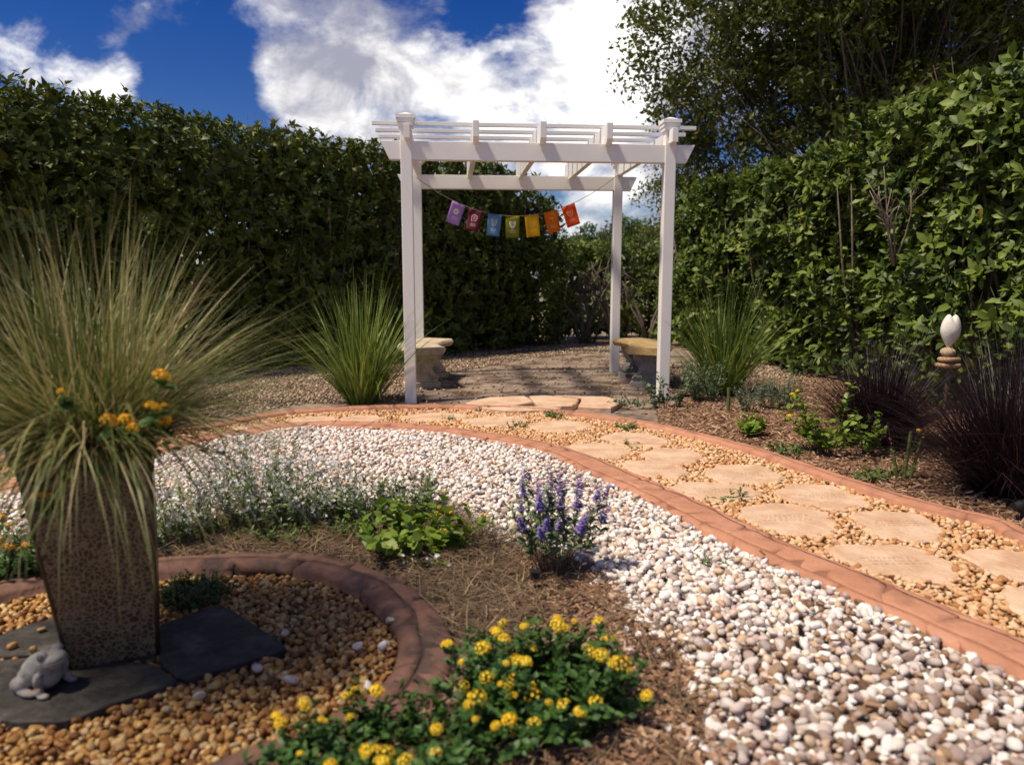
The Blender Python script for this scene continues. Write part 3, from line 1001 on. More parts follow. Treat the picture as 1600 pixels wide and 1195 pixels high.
for px in (0, PW):
    for py in (0, PD):
        top_z = 2.45
        p = part('post', MB().box((px - PS / 2, py - PS / 2, -.02), (px + PS / 2, py + PS / 2, top_z)), 'vinyl', pg, .006)
        mb = MB()
        for z0, z1, w in ((2.40, 2.43, .066), (2.432, 2.462, .074), (2.464, 2.494, .082)):
            mb.box((px - w, py - w, z0), (px + w, py + w, z1))
        mb.raw([(px - .07, py - .07, 2.495), (px + .07, py - .07, 2.495), (px + .07, py + .07, 2.495), (px - .07, py + .07, 2.495), (px, py, 2.525)], [(0, 1, 4), (1, 2, 4), (2, 3, 4), (3, 0, 4), (0, 3, 2, 1)])
        add('post_cap', mb.mesh('post_cap', 'vinyl'), p)
for py in (0, PD):
    # the two long beams, ends cut on the slant
    x0, x1 = -.22, PW + .22
    out = [(x0, 2.28), (x0 + .075, 2.125), (x1 - .075, 2.125), (x1, 2.28)]
    part('beam', MB().prism(out, py - .042, py + .042), 'vinyl', pg, .004)
for k in range(5):
    rx = .052 + (PW - .02) * k / 4 - .03
    if k == 0:
        rx = .015
    y0, y1 = -.17, PD + .17
    out = [(y0, 2.435), (y0, 2.30), (y0 + .03, 2.262), (-.048, 2.262), (-.048, 2.284), (.048, 2.284), (.048, 2.235), (PD - .048, 2.235), (PD - .048, 2.284), (PD + .048, 2.284), (PD + .048, 2.262), (y1 - .03, 2.262), (y1, 2.30), (y1, 2.435)]
    w = .026
    if k in (0, 4):
        # the outer rafters are cut to butt against the posts
        for a, b in ((y0, -PS / 2 - .002), (PS / 2 + .002, PD - PS / 2 - .002), (PD + PS / 2 + .002, y1)):
            part('rafter', MB().box((rx - w, a, 2.284), (rx + w, b, 2.4)), 'vinyl', pg, .003)
        continue
    part('rafter', MB().prism(out, rx - w, rx + w, 'yz'), 'vinyl', pg, .003)
for k in range(7):
    y = .11 + k * .305
    part('top_slat', MB().box((-.30, y - .02, 2.436), (PW + .27, y + .02, 2.468)), 'vinyl', pg, .003)

# ------------------------------------------------------------------ bunting
bt = thing('bunting', 'string of seven coloured flags hung under the back beam', 'bunting')
A0, A1 = np.array((-1.06, 8.44, 2.22)), np.array((1.20, 8.52, 2.27))


def line_at(x):
    t = (x - A0[0]) / (A1[0] - A0[0])
    p = A0 * (1 - t) + A1 * t
    sag = .44 * (1 - (2 * t - 1) ** 2) ** 1.0
    return np.array((p[0], p[1], p[2] - sag))


part('string', MB().tube([line_at(A0[0] + (A1[0] - A0[0]) * i / 30) for i in range(31)], .0035, 5), 'string', bt, 0)


def ringpoly(pts, w):
    """band along a closed outline, in the flag's own plane"""
    c = np.mean(np.array(pts), 0)
    n = len(pts)
    inner = [tuple(c + (np.array(p) - c) * (1 - w)) for p in pts]
    v = [(p[0], 0, p[1]) for p in list(pts) + inner]
    return v, [(i, (i + 1) % n, (i + 1) % n + n, i + n) for i in range(n)]


def circ(r, n=20, cx=0, cz=0, sx=1, sz=1):
    return [(cx + r * sx * math.cos(2 * math.pi * k / n), cz + r * sz * math.sin(2 * math.pi * k / n)) for k in range(n)]


def shield(r):
    return [(-r, .9 * r), (-.55 * r, r), (-.25 * r, .8 * r), (0, .72 * r), (.25 * r, .8 * r), (.55 * r, r), (r, .9 * r), (1.02 * r, .3 * r), (.8 * r, -.4 * r), (.4 * r, -.95 * r), (0, -1.15 * r), (-.4 * r, -.95 * r), (-.8 * r, -.4 * r), (-1.02 * r, .3 * r)]


def emblem(kind):
    mb = MB()

    def disc(r, cx, cz, sx=1, sz=1, n=16):
        mb.raw([(p[0], 0, p[1]) for p in circ(r, n, cx, cz, sx, sz)], [tuple(range(n))])

    def bar(x0, z0, x1, z1, w):
        d = np.array((x1 - x0, z1 - z0))
        q = np.array((-d[1], d[0])) / np.linalg.norm(d) * w / 2
        mb.raw([(x0 + q[0], 0, z0 + q[1]), (x1 + q[0], 0, z1 + q[1]), (x1 - q[0], 0, z1 - q[1]), (x0 - q[0], 0, z0 - q[1])], [(0, 1, 2, 3)])

    cz = -.095
    if kind == 'round':
        v, f = ringpoly(circ(.032, 24, 0, cz), .62)
        mb.raw(v, f)
        bar(-.012, cz + .01, 0, cz - .004, .004)
        bar(.012, cz + .01, 0, cz - .004, .004)
        bar(0, cz - .004, 0, cz - .016, .004)
    elif kind == 'head':
        o = [(-.03, -.03), (-.036, .008), (-.03, .032), (-.012, .042), (.012, .042), (.032, .03), (.038, .005), (.026, -.022), (.018, -.034), (.006, -.026), (-.008, -.026), (-.02, -.036)]
        v, f = ringpoly([(x, z + cz) for x, z in o], .24)
        mb.raw(v, f)
        v, f = ringpoly(circ(.016, 14, 0, cz + .006), .3)
        mb.raw(v, f)
        bar(-.008, cz + .006, .008, cz + .006, .004)
    elif kind == 'eared':
        v, f = ringpoly([(x, z + cz) for x, z in shield(.032)], .3)
        mb.raw(v, f)
        for s in (-1, 1):
            v, f = ringpoly(circ(.013, 12, s * .024, cz + .036), .4)
            mb.raw(v, f)
            disc(.006, s * .010, cz + .004)
        bar(0, cz + .012, 0, cz - .02, .004)
    elif kind == 'shield':
        v, f = ringpoly([(x, z + cz) for x, z in shield(.036)], .34)
        mb.raw(v, f)
        disc(.006, -.011, cz + .008)
        disc(.006, .011, cz + .008)
        bar(-.016, cz - .006, 0, cz - .014, .005)
        bar(.016, cz - .006, 0, cz - .014, .005)
    elif kind == 'palm':
        bar(0, cz - .035, .002, cz + .012, .004)
        for a in (20, 60, 100, 140, 165):
            bar(.002, cz + .012, .002 + .03 * math.cos(R(a)), cz + .012 + .024 * math.sin(R(a)), .003)
    else:
        v, f = ringpoly([(x, z + cz) for x, z in shield(.034)], .2)
        mb.raw(v, f)
        v, f = ringpoly(circ(.015, 14, 0, cz), .35)
        mb.raw(v, f)
        bar(-.02, cz + .018, .02, cz + .018, .004)
    r = random.Random(kind)
    for row, half in enumerate((.024, .034, .028)):
        x = -half
        while x < half:
            w = r.uniform(.004, .012)
            bar(x, cz - .058 - row * .014, min(x + w, half + .004), cz - .058 - row * .014, .006)
            x += w + .003
    return mb


flags = [('lilac', -0.5947, 'round', 'print_white'), ('maroon', -0.4013, 'head', 'print_pink'), ('blue', -0.1897, 'eared', 'print_pale_blue'), ('olive', 0.0073, 'shield', 'print_white'), ('yellow', 0.2189, 'crest', 'print_yellow'), ('orange', 0.4305, 'palm', 'print_orange'), ('scarlet', 0.6275, 'crest', 'print_orange')]
for nm, x, kind, ink in flags:
    p = line_at(x)
    s = line_at(x + .05) - line_at(x - .05)
    roll = -math.atan2(s[2], s[0])
    w, h, nx, nz = .157, .240, 6, 8
    v, f = [], []
    r = random.Random(nm)
    a0, a1 = r.uniform(0, 6), r.uniform(-.25, .25)
    for j in range(nz + 1):
        for i in range(nx + 1):
            u, t = i / nx - .5, j / nz
            v.append((u * w * (1 - .03 * t), .010 * math.sin(u * 4 + a0 + t * 2) * t + a1 * t * .05, -t * h + .003))
    f = [(j * (nx + 1) + i, (j + 1) * (nx + 1) + i, (j + 1) * (nx + 1) + i + 1, j * (nx + 1) + i + 1) for j in range(nz) for i in range(nx)]
    me = MB().raw(v, f).mesh('flag', 'cloth_' + nm, True)
    fl = add('flag', me, bt, p.tolist(), (0, roll * .8, {'lilac': .35, 'scarlet': -.2}.get(nm, r.uniform(-.12, .12))))
    sm = fl.modifiers.new('thickness', 'SOLIDIFY')
    sm.thickness = .0012
    fl['label'] = nm + ' cloth flag with a printed emblem'
    mb = emblem(kind)
    mb.v = [(q[0], -.0035 + .010 * math.sin(q[0] / w * 4 + a0 + (-q[2] / h) * 2) * (-q[2] / h) + a1 * (-q[2] / h) * .05, q[2]) for q in mb.v]
    add('emblem', mb.mesh('emblem', ink, recalc=False), fl)


# ------------------------------------------------------------------ benches
def bench(label, side, seat_mat, leg_mat):
    b = thing('stone_bench', label, 'bench', (.24, 7.95, 0), 0, 'curved stone benches under the pergola')
    mid = math.pi if side < 0 else 0
    half = R(29)
    Rm, W, zt, th = 1.24, .42, .43, .075
    prof = [(-W / 2 + .02, 0), (-W / 2, .02), (-W / 2 - .012, .045), (-W / 2 + .005, .068), (-W / 2 + .03, th), (W / 2 - .03, th), (W / 2 - .005, .068), (W / 2 + .012, .045), (W / 2, .02), (W / 2 - .02, 0)]
    mb = MB()
    n = 24
    k = len(prof)
    for i in range(n + 1):
        a = mid - half + 2 * half * i / n
        e = 1 - .10 * max(0, abs(i / n - .5) * 2 - .93) / .07
        for u, z in prof:
            r = Rm + u * e
            mb.v.append((r * math.cos(a), r * math.sin(a), zt - th + z))
    mb.f += [(i * k + j, i * k + (j + 1) % k, (i + 1) * k + (j + 1) % k, (i + 1) * k + j) for i in range(n) for j in range(k)]
    mb.f += [tuple(range(k)), tuple(n * k + j for j in range(k - 1, -1, -1))]
    add('seat', mb.mesh('seat', seat_mat, False), b)
    for q in (-1, 1):
        a = mid + q * R(19)
        base = Vector((Rm * math.cos(a), Rm * math.sin(a), 0))
        zs = [0.06, .075, .10, .125, .15, .19, .23, .27, .305, .33, .352]
        ws = [.135, .165, .170, .155, .122, .098, .108, .140, .160, .165, .155]
        out = [(w, z) for w, z in zip(ws, zs)] + [(-w, z) for w, z in reversed(list(zip(ws, zs)))]
        leg = add('pedestal', MB().prism(out, -.065, .065).mesh('pedestal', leg_mat, False, .006), b, base, (0, 0, a))
        leg.rotation_euler = (0, 0, a)
        add('plinth', MB().box((-.185, -.09, -.01), (.185, .09, .06)).mesh('plinth', leg_mat, False, .008), leg)
        for face in (-1, 1):
            for s in (-1, 1):
                mb = MB()
                pts = []
                for t in range(30):
                    w = t / 29
                    ang = w * 4.4 * math.pi
                    rad = .052 * (1 - w) + .006
                    pts.append((s * (.088 + rad * math.cos(ang) * .95), face * .066, .278 + rad * math.sin(ang)))
                mb.tube(pts, .0055, 5)
                pts = [(s * (.14 - .075 * math.sin(t / 10 * math.pi * .9)), face * .066, .255 - .17 * t / 10) for t in range(11)]
                mb.tube(pts, .006, 5)
                # the leaf that curls out at the foot
                pts = [(s * (.10 + .06 * t / 6), face * .066, .085 + .035 * math.sin(t / 6 * math.pi)) for t in range(7)]
                mb.tube(pts, [.008 + .004 * math.sin(t / 6 * math.pi) for t in range(7)], 5)
                add('scroll', mb.mesh('scroll', leg_mat, True), leg)
    return b


bench('tan curved stone bench with scrolled legs behind the green fountain grass clump', -1, 'bench_tan', 'bench_tan')
bench('curved stone bench with ochre seat and grey scrolled legs by the post with climbing shrub', 1, 'bench_ochre', 'bench_grey')

# ------------------------------------------------------------------ planter
pl = thing('planter', 'tall tapered brown glazed planter standing on slate slabs', 'planter', (-1.165, 2.055, .036), R(25))


def frustum(b0, b1, z0, z1, lean, n=6, bulge=0.0):
    """square tapered wall with rounded corners: rings of points"""
    rings = []
    for i in range(n + 1):
        t = i / n
        h = b0 + (b1 - b0) * t ** .9
        c = h * .10
        ox, oy = lean[0] * t, lean[1] * t
        pts = []
        for cx, cyy, a0 in ((1, 1, 0), (-1, 1, 90), (-1, -1, 180), (1, -1, 270)):
            for k in range(4):
                w = R(a0 + 30 * k)
                pts.append((ox + cx * (h - c) + c * math.cos(w), oy + cyy * (h - c) + c * math.sin(w), z0 + (z1 - z0) * t))
        rings.append(pts)
    return rings


def skin_rings(rings, cap=True):
    k = len(rings[0])
    mb = MB()
    for r_ in rings:
        mb.v += r_
    mb.f += [(i * k + j, i * k + (j + 1) % k, (i + 1) * k + (j + 1) % k, (i + 1) * k + j) for i in range(len(rings) - 1) for j in range(k)]
    if cap:
        mb.f.append(tuple(range(k - 1, -1, -1)))
    return mb


LEAN = (-.03, .0)
body = frustum(.112, .160, 0, .62, LEAN, 12)
add('body', skin_rings(body).mesh('body', 'glaze', False), pl)
rim = [[(x * 1.0, y, .62) for x, y, z in frustum(.160, .160, .62, .62, (-.03, 0), 1)[0]]]
r0 = frustum(.160, .160, .6, .6, (0, 0), 1)[0]
shift = lambda pts, s, z: [((x) * s + LEAN[0], y * s, z) for x, y, _ in pts]
add('rim', skin_rings([shift(r0, 1.001, .585), shift(r0, 1.07, .595), shift(r0, 1.08, .635), shift(r0, 1.02, .645), shift(r0, .90, .642), shift(r0, .88, .56)], False).mesh('rim', 'glaze_spot', True), pl)
add('soil', MB().raw(shift(r0, .885, .60), [tuple(range(16))]).mesh('soil', 'straw_soil'), pl)
edges = MB()
for cx, cyy in ((1, 1), (-1, 1), (-1, -1), (1, -1)):
    edges.tube([(LEAN[0] * t + cx * (.112 + .048 * t ** .9) * .968, cyy * (.112 + .048 * t ** .9) * .968, .62 * t) for t in [k / 8 for k in range(9)]], .006, 6)
add('corner_bead', edges.mesh('corner_bead', 'glaze_spot', True), pl)

PT = np.array((-1.165, 2.03, .66))


# ------------------------------------------------------------------ frog
def frog():
    o0 = thing('frog_statue', 'small grey stone frog sitting on slate at the foot of the planter', 'statue', (-1.232, 1.82, .037), R(-14))
    o0.scale = (.86, .86, .86)
    bm = bmesh.new()

    def ball(c, s, rot=(0, 0, 0)):
        mtx = Matrix.Translation(c) @ (Matrix.Rotation(rot[2], 4, 'Z') @ Matrix.Rotation(rot[1], 4, 'Y') @ Matrix.Rotation(rot[0], 4, 'X')) @ Matrix.Diagonal((*s, 1))
        bmesh.ops.create_uvsphere(bm, u_segments=20, v_segments=14, radius=1, matrix=mtx)
    # it faces +x; x length .15, height .13
    ball((-.005, 0, .062), (.066, .056, .050), (0, R(-38), 0))
    ball((.016, 0, .046), (.038, .046, .042))
    ball((-.035, 0, .038), (.042, .050, .036))
    ball((.042, 0, .098), (.036, .041, .022), (0, R(-8), 0))
    ball((.046, 0, .086), (.032, .038, .016), (0, R(-8), 0))
    ball((.030, 0, .075), (.030, .036, .030))
    for s in (-1, 1):
        ball((.030, s * .027, .117), (.017, .014, .015))
        ball((-.038, s * .047, .030), (.036, .020, .026), (0, R(-22), 0))
        ball((-.010, s * .056, .012), (.040, .015, .012), (0, 0, R(s * 8)))
        ball((.028, s * .046, .046), (.014, .014, .030), (R(s * -12), R(18), 0))
        ball((.036, s * .050, .016), (.012, .012, .018))
        ball((.050, s * .052, .007), (.020, .014, .008))
    me = bpy.data.meshes.new('body')
    bm.to_mesh(me)
    bm.free()
    me.materials.append(M['frog_stone'])
    b = add('body', me, o0)
    rm = b.modifiers.new('merge', 'REMESH')
    rm.mode = 'VOXEL'
    rm.voxel_size = .0028
    rm.use_smooth_shade = True
    s_ = b.modifiers.new('soft', 'SMOOTH')
    s_.factor = .5
    s_.iterations = 4
    for s in (-1, 1):
        tv, tf = ico(3, 0, 1)
        add('eye', make_mesh('eye', tv, tf, 'frog_eye'), o0, (.034, s * .037, .119), (0, 0, 0), (.0105, .0065, .0105))
    mb = MB()
    mb.tube([(.046 + .034 * math.cos(R(a)), .0395 * math.sin(R(a)), .0925 + .004 * math.cos(R(a))) for a in range(-110, 111, 10)], .0026, 5)
    add('mouth', mb.mesh('mouth', 'frog_eye', True), o0)


frog()

# ------------------------------------------------------------------ balanced stones with the heart
hc = thing('heart_cairn', 'white heart stone balanced on a stack of three tan stones in the hedge', 'ornament', (3.50, 5.90, 0))
hc.scale = (1.13, 1.13, 1.13)
zb = .35


def stone(name, c, s, material, parent, seed, rot=0.0, lump=.10):
    tv, tf = ico(3, lump, seed)
    e = .62
    tv = np.sign(tv) * np.abs(tv) ** e if s[2] < .03 else tv
    return add(name, make_mesh(name, tv, tf, material), parent, c, (0, 0, rot), s)


part('stake', MB().tube([(0, 0, -.05), (.004, 0, zb)], .012, 8), 'bark', hc, 0)
stone('base_stone', (0, 0, zb + .022), (.078, .06, .0195), 'sand_stone', hc, 3)
stone('flat_stone', (.004, 0, zb + .064), (.076, .058, .019), 'sand_stone', hc, 5, .4)
stone('round_stone', (-.008, 0, zb + .115), (.052, .045, .034), 'pale_stone', hc, 8, 0, .12)
tv, tf = ico(4, 0, 1)
hv = []
for x, y, z in tv:
    # heart: two lobes above, a long point below
    zz = z * 1.0
    w = 1.0 if z > .1 else max(.25, 1 - ((.1 - z) / 1.1) ** 1.5 * .70)
    notch = .26 * math.exp(-(x / .20) ** 2) * max(0, z) ** 2
    hv.append((x * w * .070, y * w * .045, (zz - notch + (.05 * abs(x) * max(z, 0))) * .126))
add('heart', make_mesh('heart', np.array(hv), tf, 'heart_stone'), hc, (-.002, 0, zb + .262), (0, R(3), 0))

# ------------------------------------------------------------------ grasses


def grass(name, label, loc, n, radius, length, lean, bend, width, material, spread_pow=1.0, seg=8, sector=None, droop=None):
    g = thing(name, label, 'grass', loc)
    a = rng.uniform(0, 6.283, n)
    r = radius * np.sqrt(rng.random(n))
    base = np.stack([r * np.cos(a), r * np.sin(a), np.zeros(n)], 1)
    ph = a + rng.normal(0, .7, n)
    u = rng.random(n) ** spread_pow
    le = lean[0] + (lean[1] - lean[0]) * u
    be = bend[0] + (bend[1] - bend[0]) * (.6 * u + .4 * rng.random(n))
    L_ = rng.uniform(length[0], length[1], n) * (1 - .15 * u)
    P_, ph = curves(n, base, L_, le, be, ph, seg, 1.6)
    # some blades are bent or broken over
    brk = rng.random(n) < .12
    kk = seg // 2
    swing = rng.normal(0, .22, (n, 2)) * brk[:, None] * L_[:, None]
    for q in range(kk + 1, seg + 1):
        f_ = (q - kk) / (seg - kk)
        P_[:, q, :2] += swing * f_
        P_[:, q, 2] -= brk * L_ * .30 * f_
    V, F, rr = strips(P_, ph, rng.uniform(width[0], width[1], n))
    o = add('blades', make_mesh('blades', V, F, material, rr), g)
    o['kind'] = 'stuff'
    return g


pgs = grass('planter_grass', 'large bushy golden green fountain grass growing in the planter', PT.tolist(), 1450, .13, (.40, .75), (.0, 1.35), (.0, .8), (.003, .0065), 'blade_gold', .80, 10)
n = 1300
a = rng.uniform(0, 6.283, n)
base = np.stack([.13 * np.cos(a), .13 * np.sin(a), np.zeros(n)], 1)
P_, ph = curves(n, base, rng.uniform(.33, .74, n), rng.uniform(.5, 1.35, n), np.where(np.arange(n) % 2 == 0, rng.uniform(1.2, 2.2, n), rng.uniform(.35, 1.2, n)), a + rng.normal(0, .4, n), 10, .9)
V, F, rr = strips(P_, ph, rng.uniform(.003, .006, n))
o = add('hanging_blades', make_mesh('hanging_blades', V, F, 'blade_gold', rr), pgs)
o['kind'] = 'stuff'

grass('fountain_grass', 'green fountain grass clump between the large hedge and the pergola post', (-1.352, 6.559) + (0,), 400, .13, (.75, 1.30), (.0, .80), (-.05, .75), (.012, .020), 'blade_green', .9, 8)
grass('fountain_grass', 'green fountain grass clump beside the bench with the ochre seat', (2.012, 7.003) + (0,), 390, .13, (.75, 1.28), (.0, .72), (.0, .95), (.012, .020), 'blade_green', .9, 8)
grass('purple_grass', 'dark purple fountain grass clump below the leafy hedge, left of the heart cairn', (2.462, 4.868) + (0,), 2100, .13, (.45, .88), (.0, .95), (.1, 1.1), (.004, .008), 'blade_purple', .85, 8)
grass('purple_grass', 'dark purple fountain grass clump at the narrow path kerb, nearest the path', (2.562, 3.68) + (0,), 2500, .15, (.50, 1.05), (.0, .95), (.1, 1.1), (.004, .008), 'blade_purple', .85, 8)

# ------------------------------------------------------------------ flowering plants
LEAF_OVAL = leaf_t(1, .62, .2, .2, 3, .8)
LEAF_LONG = leaf_t(1, .30, .25, .25, 3, .9)
LEAF_NEEDLE = leaf_t(1, .2, .1, .1, 2, 1)
LEAF_ROUND = leaf_t(1, .9, .15, .2, 3, .85)


def flower_head(nf=22, seed=1, material='petal_yellow'):
    r = np.random.default_rng(seed)
    v, f, rn = [], [], []
    for k in range(nf):
        z = 1 - (k + .5) / nf * 1.05
        a = k * 2.39996
        q = math.sqrt(max(0, 1 - z * z))
        c = np.array((q * math.cos(a), q * math.sin(a), z * .75))
        nrm = c / np.linalg.norm(c)
        u = np.cross(nrm, (0.3, .2, .9))
        u /= np.linalg.norm(u)
        w = np.cross(nrm, u)
        fs = r.uniform(.7, 1.2)
        c = c * r.uniform(.88, 1.1)
        b = len(v)
        v.append(c * .95)
        for j in range(10):
            rad = (.36 if j % 2 == 0 else .2) * fs
            t = 2 * math.pi * j / 10 + r.uniform(-.1, .1)
            v.append(c + (u * math.cos(t) + w * math.sin(t)) * rad + nrm * .07)
        f += [(b, b + 1 + j, b + 1 + (j + 1) % 10) for j in range(10)]
        rn += [r.random() * .6 + .4 * max(0, z)] * 11
    return make_mesh('flower_head', np.array(v), np.array(f, dtype=np.int32), material, np.array(rn), False)


HEADS = [flower_head(20, 1), flower_head(30, 2), flower_head(15, 3), flower_head(26, 6)]
HEADS_O = [flower_head(20, 4, 'petal_orange'), flower_head(24, 5, 'petal_orange')]


def spike_mesh():
    v, f, rn = [], [], []
    r = np.random.default_rng(3)
    for k in range(14):
        z = (k // 2 + .28 * (k % 2)) / 6.3
        rad = .19 * (1 - .6 * z)
        for j in range(6):
            a = j * 1.047 + k * .5
            o = np.array((math.cos(a), math.sin(a), .25))
            t = np.array((-math.sin(a), math.cos(a), 0))
            b = len(v)
            c = np.array((0, 0, z + r.uniform(-.05, .05)))
            L_ = rad * r.uniform(.5, 1.4)
            v += [c, c + o * L_ * .6 + t * L_ * .35, c + o * L_ + np.array((0, 0, -.03)), c + o * L_ * .6 - t * L_ * .35]
            f.append((b, b + 1, b + 2, b + 3))
            rn += [r.random()] * 4
    return make_mesh('flower_spike', np.array(v), np.array(f, dtype=np.int32), 'petal_violet', np.array(rn), False)


def plant(name, label, loc, n, h, spread, leaf, leaf_len, per, leaf_mat, stem_mat='stem_green', lean=(.0, .7), bend=(-.2, .6), start=.15, stem_r=.002, cat='plant', group=None, rz=0, seg=6, elev=(.2, 1.1), stretch=(1, 1)):
    """a bush of leafy stems; returns the thing with its stem paths"""
    g = thing(name, label, cat, loc, rz, group)
    a = rng.uniform(0, 6.283, n)
    r = spread * np.sqrt(rng.random(n))
    base = np.stack([r * np.cos(a) * stretch[0], r * np.sin(a) * stretch[1], np.zeros(n)], 1)
    le = rng.uniform(*lean, n)
    be = rng.uniform(*bend, n)
    P_, ph = curves(n, base, rng.uniform(h[0], h[1], n), le, be, a + rng.normal(0, .5, n), seg, 1.2)
    V, F = rods(P_, np.full(n, stem_r))
    add('stems', make_mesh('stems', V, F, stem_mat), g)['kind'] = 'stuff'
    m = n * per
    si = np.repeat(np.arange(n), per)
    t = start + (1 - start) * rng.random(m)
    k = np.minimum((t * seg).astype(int), seg - 1)
    fr = (t * seg - k)[:, None]
    pos = P_[si, k] * (1 - fr) + P_[si, k + 1] * fr
    tang = unit(P_[si, k + 1] - P_[si, k])
    az = rng.uniform(0, 6.283, m)
    el = rng.uniform(*elev, m)
    hor = np.stack([np.cos(az), np.sin(az), np.zeros(m)], 1)
    d = unit(hor * np.cos(el)[:, None] + tang * np.sin(el)[:, None])
    up = unit(tang + rng.normal(0, .35, (m, 3)) + np.array([0, 0, .4]))
    A_ = frames(d, up) * (leaf_len * rng.uniform(.6, 1.2, m) * (1.15 - .45 * t))[:, None, None]
    V, F, rr = scatter([leaf], A_, pos)
    o = add('leaves', make_mesh('leaves', V, F, leaf_mat, rr), g)
    o['kind'] = 'stuff'
    return g, P_


def heads(g, P_, idx, meshes, size, name='flower_head', lift=.005, tilt=.5):
    for i in idx:
        p = P_[i, -1]
        s = size * random.choice((.55, .8, .95, 1.05, 1.2)) * random.uniform(.9, 1.1)
        add(name, random.choice(meshes), g, (p + np.array((0, 0, lift))).tolist(), (random.uniform(-tilt, tilt), random.uniform(-tilt, tilt), random.uniform(0, 6)), (s, s, s))


def blossoms(g, P_, per, size, material, zmin=.3, name='blossoms'):
    n, s, _ = P_.shape
    m = n * per
    si = np.repeat(np.arange(n), per)
    k = rng.integers(int(s * zmin), s, m)
    pos = P_[si, k] + rng.normal(0, .012, (m, 3))
    v, f = [(0, 0, 0)], []
    for j in range(10):
        rad = 1 if j % 2 == 0 else .55
        v.append((rad * math.cos(j * .628), rad * math.sin(j * .628), .2))
    f = [(0, 1 + j, 1 + (j + 1) % 10) for j in range(10)]
    A_ = rotmats(rng.uniform(0, 6.28, m), rng.uniform(.2, 1.5, m), rng.normal(0, .5, m)) * (size * rng.uniform(.7, 1.2, m))[:, None, None]
    V, F, rr = scatter([(np.array(v), np.array(f, dtype=np.int32))], A_, pos)
    o = add(name, make_mesh(name, V, F, material, rr, False), g)
    o['kind'] = 'stuff'


def z0(p):
    return (p[0], p[1], .01)


# big yellow lantana in the foreground
g, P_ = plant('lantana', 'large mounded yellow lantana bush on the mulch beside the ring kerb in the foreground', z0((0.081, 1.744)), 260, (.08, .21), .135, LEAF_OVAL, .033, 20, 'leaf_lantana', lean=(.1, 1.1), bend=(-.3, .35), cat='flower bush', stretch=(1.15, .9))
tips = np.argsort(-P_[:, -1, 2] + .15 * P_[:, -1, 1] + rng.normal(0, .06, len(P_)))[:42]
heads(g, P_, tips, HEADS, .0150, lift=.012)
g, P_ = plant('lantana', 'low sprawling yellow lantana shoots over the near end of the ring kerb', z0((-0.271, 1.512)), 170, (.07, .17), .13, LEAF_OVAL, .031, 18, 'leaf_lantana', lean=(.3, 1.15), bend=(-.3, .3), cat='flower bush', stretch=(1.5, .8))
heads(g, P_, np.argsort(-P_[:, -1, 2] + rng.normal(0, .05, len(P_)))[:26], HEADS, .0130, lift=.012)
# lantana in the planter
g, P_ = plant('lantana', 'orange lantana sprays growing among the grass in the planter', (-1.13, 1.92, .60), 26, (.12, .26), .06, LEAF_OVAL, .040, 10, 'leaf_lantana', lean=(.6, 1.5), bend=(.0, 1.2), cat='flower bush', stretch=(2.0, .6))
for q, s in (((-0.842, 1.76, 0.87), .019), ((-0.859, 1.74, 0.796), .018), ((-0.835, 1.75, 0.76), .015), ((-0.954, 1.72, 0.769), .019), ((-0.913, 1.72, 0.77), .018), ((-0.892, 1.71, 0.754), .014), ((-1.061, 1.72, 0.839), .009), ((-1.153, 1.76, 0.576), .009), ((-1.136, 1.76, 0.574), .009), ((-0.848, 1.78, 0.795), .008)):
    loc = np.array(q) - np.array((-1.13, 1.92, .60))
    add('flower_head', random.choice(HEADS_O), g, loc.tolist(), (.5, random.uniform(-.3, .3), random.uniform(0, 6)), (s, s, s))
    st_ = [np.array((loc[0] * .5, .05, -.02)), loc * np.array((.8, .6, .6)), loc]
    add('stem', MB().tube([p.tolist() for p in st_], .002, 4).mesh('stem', 'stem_green', True), g)
    av = np.array([unit(np.array([[random.uniform(-1, 1), -.5, random.uniform(-.2, .5)]]))[0] for _ in range(4)])
    V, F, rr = scatter([LEAF_OVAL], frames(av, np.tile([[0, -.3, 1.]], (4, 1))) * .045, np.tile(loc + np.array((0, .01, -.025)), (4, 1)))
    add('leaf_spray', make_mesh('leaf_spray', V, F, 'leaf_lantana', rr), g)
# lantana left of the planter
g, P_ = plant('lantana', 'dark yellow lantana bush beyond the planter at the picture edge', z0((-1.818, 2.615)), 70, (.12, .34), .14, LEAF_OVAL, .040, 13, 'leaf_lantana', lean=(.0, .8), bend=(-.2, .4), cat='flower bush')
heads(g, P_, np.argsort(P_[:, -1, 1] + rng.normal(0, .03, len(P_)))[:34], HEADS_O, .015, lift=.01)

# white angelonia-like bushes along the pebble edge
for i, (q, nn, hh, lab, mt) in enumerate([
        ((-1.412, 2.984), 46, (.22, .34), 'white flowering bush just beyond the planter', 'leaf_herb'),
        ((-1.144, 3.144), 60, (.28, .44), 'tallest white flowering bush, between the planter and the purple salvia', 'leaf_herb'),
        ((-0.944, 3.186), 52, (.20, .32), 'white flowering bush behind the pine straw, next to the tallest one', 'leaf_herb'),
        ((-0.678, 3.212), 54, (.18, .28), 'fine leaved bush with few white flowers left of the lime green plant', 'leaf_herb'),
        ((-0.464, 3.339), 36, (.14, .24), 'low feathery green bush directly behind the lime green plant', 'leaf_herb')]):
    g, P_ = plant('white_flower_bush', lab, z0(q), nn, hh, .10, LEAF_LONG, .036, 24, mt, lean=(.0, .65), bend=(-.15, .35), cat='flower bush', group='white flowering bushes', stem_r=.0016)
    blossoms(g, P_, (9, 9, 8, 4, 2)[i], .0115, 'petal_white', .35)
g = None

